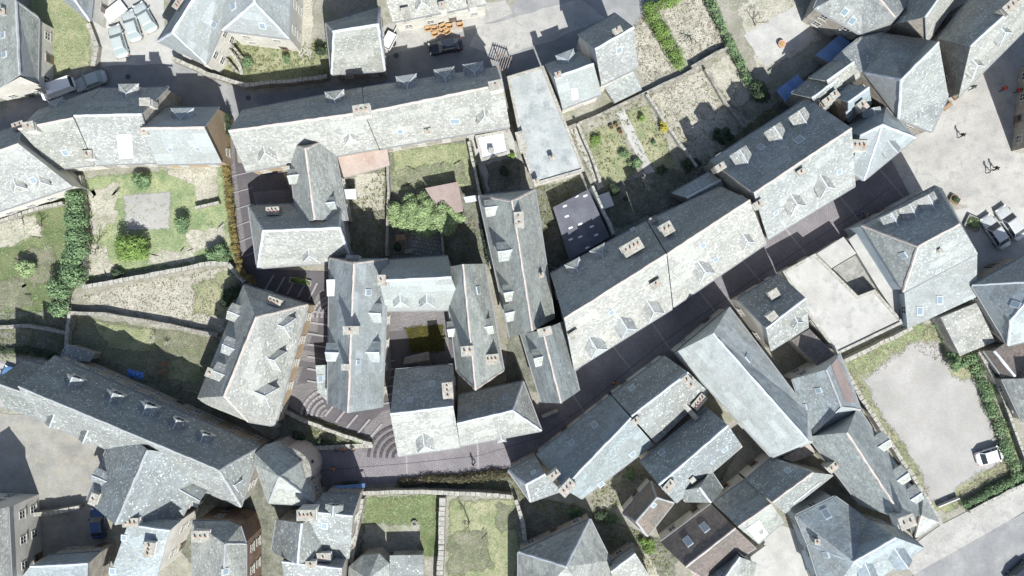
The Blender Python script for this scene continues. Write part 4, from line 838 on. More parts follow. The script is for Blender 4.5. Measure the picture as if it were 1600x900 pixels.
steps(arcs(522, 496, 12, 7, 4, 180, 250), .32)
sheet('moss_lawn', [(634, 512), (692, 507), (694, 549), (643, 551)], 'moss_lawn', 1.4, 3)

# ------------------------------------------------------------------ walls and fences
def wall(label, pts, th=.45, ht=1.4, mat='stone_wall', cap='coping', name='stone_wall', cat='wall'):
    P = [W(*p) for p in pts]; P = [P[0].lerp(P[1], 0)] + P[1:]
    fine = [P[0]]
    for a, c in zip(P, P[1:]):
        k = max(1, int((c - a).length / 1.2))
        fine += [a.lerp(c, (i + 1) / k) + Vector((random.uniform(-.06, .06), random.uniform(-.06, .06), 0)) for i in range(k)]
    P = fine; n = len(P); b = MB(); c_ = MB(); prof = []
    for i in range(n):
        t = (P[min(i + 1, n - 1)] - P[max(i - 1, 0)]).normalized(); s = Vector((-t.y, t.x, 0))
        prof.append((P[i], s, ht * random.uniform(.93, 1.06), th / 2 * random.uniform(.88, 1.12)))
    for (a, s, h1, t1), (c, u, h2, t2) in zip(prof, prof[1:]):
        A = [a - s * t1 - Vector((0, 0, .2)), a - s * t1 * .9 + Vector((0, 0, h1)), a + s * t1 * .9 + Vector((0, 0, h1)), a + s * t1 - Vector((0, 0, .2))]
        B = [c - u * t2 - Vector((0, 0, .2)), c - u * t2 * .9 + Vector((0, 0, h2)), c + u * t2 * .9 + Vector((0, 0, h2)), c + u * t2 - Vector((0, 0, .2))]
        for k in range(3): b.quad(A[k], B[k], B[k + 1], A[k + 1])
    for k in (0, -1):
        a, s, h1, t1 = prof[k]; b.quad(a - s * t1 - Vector((0, 0, .2)), a + s * t1 - Vector((0, 0, .2)), a + s * t1 * .9 + Vector((0, 0, h1)), a - s * t1 * .9 + Vector((0, 0, h1)))
    root = empty(name, P[0]); tag(root, label, cat)
    b.build('wall_body', [M[mat]], root, root.location)
    for i, ((a, s, h1, t1), (c, u, h2, t2)) in enumerate(zip(prof, prof[1:])):   # coping stones, each a little off
        d = (c - a); L = d.length; q = max(1, int(L / .6))
        for j in range(q):
            m = a.lerp(c, (j + .5) / q) + Vector((0, 0, max(h1, h2) + .006 + random.uniform(0, .02)))
            c_.box(m, L / q * .95, (t1 + t2) * random.uniform(.96, 1.1), random.uniform(.05, .1), math.atan2(d.y, d.x) + random.uniform(-.06, .06), 0, .94)
    if cap: c_.build('coping', [M[cap]], root, root.location)
    return root
wall('stone retaining wall along the road below the villa garden', [(276, 96), (330, 120), (388, 138), (470, 130), (516, 124)], .5, 1.8)
wall('low overgrown wall between the grass plot and the forecourt', [(143, 40), (157, 75), (150, 106)], .6, 1.0)
wall('curved stone wall with pale coping at the foot of the walled garden', [(136, 449), (200, 438), (280, 422), (335, 412), (362, 413), (386, 441)], .55, 1.3)
wall('rough stone wall between the meadow and the shaded lawn', [(112, 488), (170, 491), (255, 505), (345, 524)], .5, 1.2, cap=None)
wall('short wall on the left side of the shaded lawn', [(114, 490), (109, 540)], .4, 1.0)
wall('mossy wall under the house with two small dormers', [(-20, 356), (20, 342), (60, 328), (104, 318)], .4, 1.0)
wall('stone wall on the west side of the walled garden', [(131, 276), (138, 330), (137, 440)], .3, 1.3)
wall('stone wall dividing the walled garden beside the vegetable beds', [(308, 326), (346, 317)], .35, .9)
wall('pale wall closing the two lawns off from the verge', [(568, 766), (640, 763), (695, 765), (760, 768), (800, 772)], .5, 1.8)
wall('thick pale wall between the two bottom lawns', [(693, 772), (691, 830), (688, 940)], .8, 1.8)
wall('thick wall with pale top beside the church hall', [(568, 772), (560, 820), (551, 872)], .8, 2.4)
wall('curved wall on the right side of the second bottom lawn', [(806, 776), (816, 810), (822, 850), (808, 866)], .45, 1.6)
wall('long wall along the west side of the gravel yard', [(1306, 562), (1340, 622), (1385, 690), (1425, 752), (1462, 815)], .5, 1.7)
wall('pale wall below the flat white terrace', [(1306, 566), (1360, 540), (1418, 512)], .5, 1.5)
wall('wall along the pavement at the bottom of the gravel yard', [(1508, 796), (1550, 774), (1610, 745)], .45, 1.2)
wall('concrete wall beside the yellow bush in the gardens', [(1008, 150), (1034, 188), (1060, 226), (1086, 262)], .35, 1.2, 'concrete')
wall('dark garden wall below the hedged meadow', [(1078, 108), (1100, 95), (1134, 78)], .4, 1.3, cap=None)
wall('dry stone wall across the upper gardens', [(886, 202), (930, 184), (965, 168), (1005, 148), (1050, 128), (1090, 108)], .4, 1.0, cap=None)
wall('low wall stepping down the right hand meadow', [(1100, 110), (1130, 160), (1160, 200)], .35, .9, cap=None)
wall('wall beside the hall with a narrow bed at its foot', [(901, 196), (922, 245), (936, 286)], .35, 1.6, 'concrete')
wall('white wall on the east edge of the dark terrace roof', [(921, 296), (938, 332), (954, 368)], .3, 4.2, 'blue_wall')
wall('mossy wall between the planted beds and the tree garden', [(606, 236), (609, 300), (606, 400)], .35, 1.3, cap=None)
wall('garden wall between the tree garden and the dark lawn', [(690, 345), (694, 410)], .35, 1.3, cap=None)
wall('dark wall behind the hall between two alleys', [(733, 224), (750, 300), (760, 360), (768, 420)], .35, 1.6)
wall('wall of the lane bank below the big hipped house', [(442, 638), (470, 652), (540, 680), (583, 692)], .45, 1.0)
wall('long stone bench wall where three people sit', [(492, 699), (540, 697), (584, 695)], .55, .5)
wall('rubble wall at the edge of the lower left courtyard', [(57, 800), (85, 797), (132, 788)], .5, 1.5)
wall('crumbling wall in the shaded earth at the left edge', [(-10, 512), (50, 508), (110, 520)], .5, 1.0, cap=None)
wall('mossy roadside wall beneath the house with the speckled dark roof', [(846, 650), (872, 640)], .4, .8)
wall('wall at the right edge beyond the hedge', [(1520, 548), (1550, 600), (1588, 700), (1606, 750)], .35, 1.5)
wall('white gate rail at the yard entrance beside the pavement', [(1462, 790), (1494, 776)], .12, .9, 'frame_white', None, 'gate', 'gate')

# ------------------------------------------------------------------ vegetation
def leafcloud(blobs, n, size, flatk=.55):
    n = int(n * 1.5); size *= .82
    b = MB(); vol = [max(.05, rx * ry * rz) ** .67 for _, rx, ry, rz in blobs]; tot = sum(vol)
    for (c, rx, ry, rz), v in zip(blobs, vol):
        for _ in range(max(6, int(n * v / tot))):
            d = Vector((random.gauss(0, 1), random.gauss(0, 1), random.gauss(0, 1))).normalized()
            if d.z < -.35: d.z *= -1
            r = random.random() ** .28 * random.uniform(.82, 1.12)
            p = c + Vector((d.x * rx, d.y * ry, d.z * rz)) * r
            if p.z < .05: p.z = .05
            nrm_ = (d + Vector((random.uniform(-1, 1), random.uniform(-1, 1), random.uniform(-.5, 1))) * flatk).normalized()
            u = nrm_.orthogonal().normalized(); a = random.uniform(0, 6.283); w_ = nrm_.cross(u)
            u, w_ = u * math.cos(a) + w_ * math.sin(a), w_ * math.cos(a) - u * math.sin(a)
            s = size * random.uniform(.6, 1.35)
            b.quad(p - u * s, p - w_ * s * .55 + nrm_ * s * .15, p + u * s, p + w_ * s * .55 + nrm_ * s * .15)
    return b
def trunk(root, loc, ht, r, mat='bark', limbs=5, spread=1.0):
    b = MB(); p = Vector(loc); q = p + Vector((random.uniform(-.1, .1), random.uniform(-.1, .1), ht * .45)); b.tube(p - Vector((0, 0, .2)), q, r, r * .75, 7)
    for k in range(limbs):
        a = 6.283 * k / limbs + random.uniform(-.4, .4); e = q + Vector((math.cos(a) * spread * .6, math.sin(a) * spread * .6, ht * .35))
        b.tube(q, e, r * .5, r * .18, 5)
    b.build('trunk', [M[mat]], root, root.location)
def shrub(label, px, py, rx, ry, ht, mat='leaf_mid', n=1500, size=.16, name='shrub', cat='shrub', group='garden shrubs', lobes=9, ang=0, tr=True):
    rx, ry = rx / S, ry / S; c = W(px, py, ht * .4); root = empty(name, (c.x, c.y, 0)); tag(root, label, cat, group)
    bl = []; ca, sa = math.cos(R(ang)), math.sin(R(ang))
    for k in range(lobes):
        a = random.uniform(0, 6.283); rr = random.uniform(.15, .72); lr = random.uniform(.34, .52)
        x, y = rx * rr * math.cos(a), ry * rr * math.sin(a)
        zt = ht * (1 - .55 * rr * rr) * random.uniform(.85, 1.05); rz = max(.3, zt * .45)
        bl.append((Vector((c.x + x * ca - y * sa, c.y + x * sa + y * ca, zt - rz)), max(.25, min(rx, ry) * lr * 1.25), max(.25, min(rx, ry) * lr * 1.25), rz))
    leafcloud(bl, n, size).build('crown' if tr else 'foliage', [M[mat]], root, root.location)
    trunk(root, (c.x, c.y, 0), ht, .05 + .035 * ht, spread=min(rx, ry))
    return root
def hedge(label, pts, wd, ht, mat='leaf_mid', n=2500, size=.15, name='hedge', cat='hedge', group=None, core=True):
    P = [W(*p, ht * .5) for p in pts]; root = empty(name, (P[0].x, P[0].y, 0)); tag(root, label, cat, group); bl = []; bb = MB()
    for a, c in zip(P, P[1:]):
        k = max(1, int((c - a).length / (wd * .55)))
        for i in range(k + 1):
            m = a.lerp(c, i / k); f = random.uniform(.85, 1.12)
            bl.append((Vector((m.x + random.uniform(-.1, .1) * wd, m.y + random.uniform(-.1, .1) * wd, ht * .5)), wd * .55 * f, wd * .55 * f, ht * .5 * random.uniform(.85, 1.15)))
        d = c - a; m = (a + c) / 2; bb.box((m.x, m.y, 0), d.length, wd * .5, ht * .7, math.atan2(d.y, d.x), 0, .8)
    leafcloud(bl, n, size).build('foliage', [M[mat]], root, root.location)
    if core: bb.build('branches', [M['bark']], root, root.location)
    return root
shrub('bright green spreading shrub at the foot of the pale gravel terrace', 207, 386, 33, 22, 3.6, 'leaf_bright', 4200, .17, lobes=14)
shrub('round green shrub on the right of the pale gravel terrace', 282, 350, 15, 16, 2.6, 'leaf_mid', 1500, .15)
shrub('green shrub in the lower right corner of the walled garden', 340, 395, 22, 16, 2.4, 'leaf_mid', 1700, .16)
shrub('soft green shrub at the top of the walled garden', 225, 278, 19, 15, 2.2, 'leaf_mid', 1500, .16)
shrub('small dark shrub on the shaded edge of the walled garden', 184, 427, 11, 8, 1.2, 'leaf_dark', 600, .13)
shrub('pale green shrub alone on the left lawn', 41, 419, 15, 14, 2.6, 'leaf_pale', 1300, .16)
hedge('tall dense green hedge west of the walled garden, upper stretch', [(119, 306), (121, 345), (123, 392)], 2.6, 4.0, 'leaf_mid', 5200, .19)
hedge('darker green hedge west of the walled garden, lower stretch', [(112, 402), (116, 428), (96, 452), (90, 478)], 2.8, 3.6, 'leaf_mid', 4600, .2)
shrub('dark green shrub against the big hipped house beside the meadow', 362, 462, 16, 26, 1.6, 'leaf_dark', 1300, .16)
# the big tree beside the brown shed
def big_tree(label, px, py, rx, ry, ht, mat, n=9000, ang=0):
    c = W(px, py, ht * .6); root = empty('tree', (c.x, c.y, 0)); tag(root, label, 'tree', 'garden trees'); bl = []
    rx, ry = rx / S, ry / S; ca, sa = math.cos(R(ang)), math.sin(R(ang))
    for k in range(85):
        a = random.uniform(0, 6.283); rr = math.sqrt(random.random()) * random.uniform(.8, 1.02); x, y = rx * rr * math.cos(a), ry * rr * math.sin(a)
        z = ht * (.9 - .42 * rr * rr) * random.uniform(.86, 1.06); l_ = random.uniform(.5, 1.0)
        bl.append((Vector((c.x + x * ca - y * sa, c.y + x * sa + y * ca, z - .5)), l_, l_, l_ * .72))
    leafcloud(bl, n, .14).build('crown', [M[mat]], root, root.location)
    b = MB(); p = Vector((c.x, c.y, -.2)); q = Vector((c.x, c.y, ht * .35)); b.tube(p, q, .28, .2, 8)
    for k in range(0, 85, 6): b.tube(q, bl[k][0], .11, .03, 5)
    b.build('trunk', [M['bark']], root, root.location); return root
big_tree('big spreading pale green tree in the middle of the block', 662, 334, 58, 32, 3.6, 'leaf_pale', 26000, -8)
shrub('round dark bush with bare gaps at the corner of the right hand meadow', 1180, 148, 22, 20, 3.2, 'leaf_dark', 2200, .17)
hedge('bright clipped hedge running down the left of the hedged meadow', [(1015, 14), (1035, 52), (1062, 98)], 2.1, 1.9, 'leaf_bright', 3600, .13)
hedge('short bright clipped hedge across the top of the hedged meadow', [(1020, 13), (1045, 4), (1066, -6)], 1.5, 1.7, 'leaf_bright', 1300, .13)
hedge('loose dark green hedge between the meadow and the patio', [(1104, -10), (1122, 30), (1140, 68), (1156, 100), (1170, 128)], 1.3, 1.9, 'leaf_mid', 3200, .14)
hedge('thin dark hedge strip in the alley behind the block', [(738, 240), (752, 300), (756, 360), (764, 410)], .7, 1.6, 'leaf_dark', 2600, .13)
hedge('dark hedge along the right side of the gravel yard', [(1520, 560), (1545, 620), (1572, 700), (1590, 742)], 1.9, 1.5, 'leaf_mid', 4200, .15)
hedge('scruffy hedge on the bank beside the yard entrance', [(1510, 788), (1545, 770), (1600, 742)], 1.3, 1.3, 'leaf_mid', 2200, .14)
hedge('low hedge under the square slate roof', [(1464, 506), (1478, 530), (1490, 552)], .9, 1.2, 'leaf_mid', 1000, .13)
shrub('two stemmed small green tree at the corner of the gravel yard', 1492, 566, 22, 13, 3.0, 'leaf_mid', 1500, .15, 'tree', 'tree', 'garden trees', ang=-20)
shrub('yellow flowering bush beside the concrete wall', 1037, 200, 9, 15, 1.6, 'leaf_yellow', 1100, .1, ang=20)
shrub('small round topiary ball on the narrow lawn', 1002, 184, 6, 6, 1.1, 'leaf_bright', 600, .08, lobes=5)
shrub('dark round topiary ball below the planted beds', 959, 296, 11, 11, 1.8, 'leaf_dark', 1300, .09, lobes=6)
shrub('tiny dark bush in the shaded garden', 977, 311, 4, 4, .7, 'leaf_dark', 300, .08, lobes=4)
shrub('tiny round bush on the lower narrow lawn', 1022, 222, 5, 4, .8, 'leaf_mid', 300, .08, lobes=4)
shrub('light green plant in the upper planted bed', 931, 218, 10, 9, 1.0, 'leaf_bright', 600, .12)
shrub('green leafy plant in the lower planted bed', 992, 256, 12, 10, 1.2, 'leaf_mid', 800, .13)
shrub('loose green shrub in the lower planted bed', 976, 240, 11, 9, 1.1, 'leaf_mid', 450, .11)
shrub('scrubby bush at the end of the concrete path', 1034, 266, 11, 8, 1.0, 'leaf_dark', 600, .13)
shrub('dark bramble bush in the shade behind the row', 1080, 258, 18, 12, 1.2, 'leaf_dark', 1200, .16)
shrub('sprawling dark bramble under the right hand meadow', 1130, 212, 22, 12, 1.2, 'leaf_dark', 1300, .16)
shrub('dark conifer beside the stone steps of the villa', 502, 82, 9, 12, 2.4, 'leaf_dark', 900, .12)
shrub('round green shrub on the villa lawn', 448, 92, 9, 7, 1.4, 'leaf_mid', 700, .12)
shrub('green bush among the stone steps of the villa', 387, 98, 9, 9, 1.5, 'leaf_mid', 700, .12)
shrub('small green bush at the roadside near the white van', 49, 147, 6, 6, 1.2, 'leaf_mid', 500, .11)
shrub('bright small shrub beside the curved steps', 559, 687, 7, 5, .9, 'leaf_bright', 500, .1)
shrub('little yellow green bush at the corner of the flat hall', 797, 243, 10, 5, 1.2, 'leaf_bright', 500, .11)
shrub('dark bush in the paved court beside the flat hall', 790, 268, 10, 9, 1.2, 'leaf_dark', 600, .12)
shrub('low shrub in the planted corner of the lane', 467, 438, 20, 6, .6, 'leaf_bright', 700, .1, ang=-8)
shrub('weedy bush in the gap between street house and hipped tip', 900, 798, 14, 9, 1.1, 'leaf_mid', 700, .13)
shrub('weedy bush beside the tan hipped roof', 985, 742, 12, 9, 1.1, 'leaf_mid', 700, .13)
shrub('overgrown bush above the pyramid roof', 960, 815, 20, 10, 1.2, 'leaf_mid', 900, .14, ang=-30)
shrub('green scrub along the path at the bottom', 1010, 850, 12, 20, 1.0, 'leaf_bright', 800, .13, ang=35)
shrub('dark scrub under the brown tiled roof', 940, 805, 14, 10, 1.0, 'leaf_dark', 700, .14)
shrub('dark bush at the lower end of the lane bank', 465, 680, 16, 8, 1.1, 'leaf_dark', 800, .13, ang=-15)
shrub('second dark bush on the lane bank by the church', 505, 690, 18, 6, .9, 'leaf_dark', 700, .13, ang=-10)
hedge('dark brownish overgrown hedge along the verge south of the street', [(628, 756), (670, 750), (720, 749), (770, 742), (815, 742)], 1.5, .9, 'leaf_brown', 3400, .14)
hedge('green scrub beneath the left lawn', [(0, 548), (40, 546), (85, 556)], 1.0, .8, 'leaf_dark', 1200, .14)
hedge('creeper covered wall turning ochre along the stepped lane', [(351, 185), (353, 255), (360, 320), (367, 385), (378, 425), (396, 441)], 1.1, 2.0, 'ivy_ochre', 7500, .11, 'ivy_wall', 'ivy wall')
hedge('narrow green climber on the gable beside the lane', [(358, 182), (359, 212)], .5, 3.4, 'leaf_dark', 700, .11)
# bare trees
def bare_tree(label, px, py, ht, spread, mat='twig', depth=4, name='bare_tree', cat='tree', group='bare garden trees'):
    c = W(px, py); root = empty(name, c); tag(root, label, cat, group); b = MB(); tw = MB()
    def grow(p, d, L, r, k):
        q = p + d * L; (b if k > 1 else tw).tube(p, q, r, r * .65, 5, cap=False)
        if k == 0: return
        for _ in range(3 if k > 1 else 2):
            e = (d + Vector((random.uniform(-1, 1), random.uniform(-1, 1), random.uniform(-.35, .55))) * spread).normalized()
            grow(q, e, L * random.uniform(.6, .85), r * .6, k - 1)
    grow(c - Vector((0, 0, .1)), Vector((random.uniform(-.15, .15), random.uniform(-.15, .15), 1)).normalized(), ht * .35, .05 + ht * .018, depth)
    b.build('trunk', [M[mat]], root, root.location); tw.build('twigs', [M[mat]], root, root.location); return root
bare_tree('pale leafless tree on the left lawn', 38, 352, 3.2, .9, 'pale_bark')
bare_tree('small dark leafless tree beside the pale leafless tree', 66, 352, 2.4, 1.0, 'bark')
bare_tree('leafless tree in the bed west of the gravel terrace', 154, 388, 3.2, .8)
bare_tree('leafless fruit tree on the second bottom lawn', 733, 815, 3.4, .7)
bare_tree('pale leafless shrub below the planted beds', 1008, 285, 2.0, 1.1, 'pale_bark')
bare_tree('leafless tree on the hedged meadow', 1080, 62, 2.6, 1.1)
bare_tree('leafless tree on the patio at the top right', 1180, 40, 3.0, 1.0)
bare_tree('leafless bush on the right hand meadow edge', 1145, 150, 2.0, 1.1)
bare_tree('heap of pale dead branches on the shaded lawn', 243, 528, 1.6, 1.6, 'pale_bark', 4, 'dead_wood', 'dead wood', None)
bare_tree('small heap of pale dead branches beside the larger one', 262, 535, 1.1, 1.6, 'pale_bark', 4, 'dead_wood', 'dead wood', None)
# ground cover nobody could count
def tufts(name, polys, n, mat, size, zmax=.25):
    b = MB()
    for pts, share in polys:
        V = [Vector((x, y)) for x, y in pts]; x0, x1 = min(v.x for v in V), max(v.x for v in V); y0, y1 = min(v.y for v in V), max(v.y for v in V); k = 0; t = 0
        while k < n * share and t < n * 8:
            t += 1; p = Vector((random.uniform(x0, x1), random.uniform(y0, y1)))
            if not inside(p, V): continue
            k += 1; c = W(p.x, p.y)
            for _ in range(3):
                a = random.uniform(0, 6.283); s = size * random.uniform(.5, 1.3); u = Vector((math.cos(a), math.sin(a), random.uniform(-.1, .3))) * s; v = Vector((-math.sin(a), math.cos(a), .2)) * s * .35
                q = c + Vector((random.uniform(-.2, .2), random.uniform(-.2, .2), .06 + random.uniform(0, zmax)))
                b.quad(q - u, q - v, q + u, q + v)
    tag(b.build(name, [M[mat]]), name.replace('_', ' ') + ' scattered over the gardens and yards', 'ground cover', kind='stuff')
tufts('rough_weeds', [([(885, 200), (1010, 140), (1120, 260), (960, 360)], .9), ([(540, 330), (610, 250), (606, 410), (545, 410)], .5), ([(690, 340), (740, 340), (760, 415), (692, 412)], .4), ([(805, 770), (910, 790), (1060, 860), (1040, 900), (960, 880)], 1.0), ([(112, 545), (340, 625), (400, 690), (200, 590)], .6), ([(-10, 495), (110, 485), (112, 560), (-10, 560)], .8), ([(440, 645), (500, 655), (590, 690), (480, 694)], .5), ([(620, 750), (830, 735), (835, 770), (620, 766)], .8), ([(1100, 250), (1200, 170), (1230, 170), (1130, 260)], .6), ([(835, 295), (912, 275), (870, 330), (845, 410)], .4), ([(975, 670), (1010, 740), (960, 800), (920, 790)], .5), ([(350, 60), (510, 70), (515, 120), (360, 118)], .7)], 700, 'weed', .13)
tufts('dry_grass_tufts', [([(1310, 560), (1415, 512), (1480, 505), (1515, 590), (1420, 545), (1350, 600), (1410, 690), (1455, 772), (1440, 780)], 1.2), ([(1540, 640), (1590, 740), (1490, 800), (1480, 780), (1570, 715)], .7), ([(1010, 150), (1095, 105), (1190, 200), (1100, 260)], .9), ([(120, 465), (360, 415), (385, 450), (350, 520), (200, 500)], 1.0), ([(1030, 15), (1100, -10), (1140, 70), (1085, 105)], .7), ([(975, 50), (1005, 25), (1060, 110), (1010, 135)], .5)], 650, 'twig', .1, .1)
leafmat('leaf_olive', (.035, .035, .008), (.06, .056, .012), (.09, .085, .02))
tufts('moss_tufts', [([(632, 511), (693, 506), (695, 550), (642, 552)], 1.0)], 900, 'leaf_olive', .1, .08)
tufts('leafy_tufts', [([(130, 275), (350, 255), (372, 410), (280, 420), (136, 440)], 1.0), ([(0, 340), (110, 300), (128, 400), (100, 490), (0, 500)], 1.0), ([(45, 0), (100, 0), (148, 40), (142, 104), (60, 128)], .8), ([(610, 232), (735, 220), (740, 290), (610, 300)], .8), ([(700, 778), (805, 778), (818, 860), (800, 900), (695, 900)], .8), ([(112, 490), (345, 528), (330, 620), (110, 545)], .8), ([(1310, 560), (1415, 512), (1480, 505), (1420, 540), (1350, 590)], .8), ([(568, 775), (690, 770), (688, 830), (566, 830)], .8)], 600, 'leaf_pale', .09, .05)

# ------------------------------------------------------------------ cars
def car(label, px, py, head, paint, L=4.3, Wd=1.78, Ht=1.48, van=False):
    c = W(px, py, .8); root = empty('car' if not van else 'van', (c.x, c.y, 0.0), R(head)); tag(root, label, 'van' if van else 'car', 'cars parked in the village')
    gl = 'pale_glass' if paint == 'paint_ice' else 'glass'; hl, hw = L / 2, Wd / 2; belt = .88 if not van else 1.05
    st = [(-1, .78, .38, .72), (-.97, .9, .3, .84), (-.8, .98, .24, belt + .02), (-.4, 1, .22, belt + .02), (.1, 1, .22, belt), (.42, 1, .22, belt - .02), (.7, .98, .22, belt - .1), (.92, .9, .25, belt - .2), (1, .74, .36, .6)]
    vs, fs = [], []; K = 10
    for x, wk, z0, z1 in st:
        ww = hw * wk; X = x * hl
        vs += [(X, -ww * .9, z0), (X, -ww, z0 + .15), (X, -ww, z1 - .22), (X, -ww * .94, z1 - .06), (X, -ww * .8, z1), (X, ww * .8, z1), (X, ww * .94, z1 - .06), (X, ww, z1 - .22), (X, ww, z0 + .15), (X, ww * .9, z0)]
    for i in range(len(st) - 1):
        for k in range(K):
            a = i * K + k; b_ = i * K + (k + 1) % K; fs.append((a, a + K, b_ + K, b_))
    fs += [tuple(range(K)), tuple(reversed(range(len(vs) - K, len(vs))))]
    body = mesh('body', vs, fs, [M[paint]], root, smooth=True)
    bm = bmesh.new(); bm.from_mesh(body.data); bmesh.ops.recalc_face_normals(bm, faces=bm.faces); bm.to_mesh(body.data); bm.free()
    if van: f0, f1, r1, r0 = .62 * hl, .42 * hl, -.90 * hl, -.96 * hl
    else: f0, f1, r1, r0 = .42 * hl, .14 * hl, -.54 * hl, -.8 * hl
    zb, zt = belt - .03, Ht; wb, wt = hw * .90, hw * .74
    q = lambda n, pts, m: mesh(n, pts, [tuple(range(len(pts)))], [M[m]], root)
    q('windscreen', [(f0, -wb, zb), (f0, wb, zb), (f1, wt, zt), (f1, -wt, zt)], gl)
    q('rear_window', [(r0, wb, zb), (r0, -wb, zb), (r1, -wt, zt), (r1, wt, zt)], gl)
    for s in (-1, 1):
        pts = [(r0, s * wb, zb), (f0, s * wb, zb), (f1, s * wt, zt), (r1, s * wt, zt)]; q('side_window', pts if s < 0 else pts[::-1], gl if not van else paint)
    b = MB(); b.quad((r1 - .03, -wt - .03, zt - .01), (f1 + .03, -wt - .03, zt - .01), (f1 - .1, -wt * .82, zt + .05), (r1 + .1, -wt * .82, zt + .05)); b.quad((f1 + .03, wt + .03, zt - .01), (r1 - .03, wt + .03, zt - .01), (r1 + .1, wt * .82, zt + .05), (f1 - .1, wt * .82, zt + .05))
    b.quad((f1 + .03, -wt - .03, zt - .01), (f1 + .03, wt + .03, zt - .01), (f1 - .1, wt * .82, zt + .05), (f1 - .1, -wt * .82, zt + .05)); b.quad((r1 - .03, wt + .03, zt - .01), (r1 - .03, -wt - .03, zt - .01), (r1 + .1, -wt * .82, zt + .05), (r1 + .1, wt * .82, zt + .05))
    b.quad((f1 - .1, -wt * .82, zt + .05), (f1 - .1, wt * .82, zt + .05), (r1 + .1, wt * .82, zt + .05), (r1 + .1, -wt * .82, zt + .05)); b.build('roof', [M[paint]], root)
    for s in (-1, 1):
        for (xa, xb) in ((f0, f1), (r0, r1), (-.12 * hl, -.14 * hl)): b = MB(); b.tube((xa, s * wb, zb), (xb, s * wt, zt), .045, .04, 5); b.build('pillar', [M[paint]], root)
    for x in (-.6 * hl, .62 * hl):
        for s in (-1, 1):
            y = s * (hw - .1); b = MB(); b.tube((x, y - s * .11, .32), (x, y + s * .115, .32), .32, .32, 16); w_ = b.build('wheel', [M['tyre']], root)
            b = MB(); b.tube((x, y, .32), (x, y + s * .13, .32), .2, .19, 12); b.build('rim', [M['rim']], w_)
    for s in (-1, 1):
        b = MB(); b.box((.94 * hl, s * hw * .66, .56), .16, .36, .13, -s * .35); b.build('headlight', [M['lamp_clear']], root)
        b = MB(); b.box((-.965 * hl, s * hw * .7, .62), .1, .3, .2, s * .25); b.build('tail_light', [M['lamp_red']], root)
        b = MB(); b.box((f0 - .25, s * (hw + .09), belt - .02), .16, .2, .14); b.build('mirror', [M[paint]], root)
    return root
car('white van parked on the shaded road below the grass plot', 89, 138, 200, 'paint_white', 4.7, 1.9, 1.9, True)
car('black estate car parked on the road by the orange crates', 696, 72, 190, 'paint_black', 4.4)
car('white car parked at the lower right corner of the gravel yard', 1552, 711, 17, 'paint_white', 4.4)
car('silver saloon nearer the house with three dormers', 1556, 362, 124, 'paint_silver', 4.9, 1.85)
car('silver saloon outermost at the right edge of the square', 1580, 348, 124, 'paint_silver', 4.9, 1.85)
car('pale blue car beside the west end of the very long roof', 9, 597, 74, 'paint_blue', 4.2)
car('navy car in the shaded courtyard under the white chimney', 152, 818, 95, 'paint_navy', 4.0)
car('dark car cut by the frame at the lower right road', 1597, 893, 40, 'paint_black', 4.4)
car('faded grey car nearest the road on the concrete forecourt', 184, 64, 107, 'paint_ice', 4.4)
car('faded grey car in the middle of the concrete forecourt', 205, 40, 108, 'paint_ice', 4.2)
car('faded grey car beside the villa on the concrete forecourt', 226, 27, 120, 'paint_ice', 4.2)
car('faded grey estate car behind the white van on the shaded road', 141, 126, 200, 'paint_ice', 4.2)

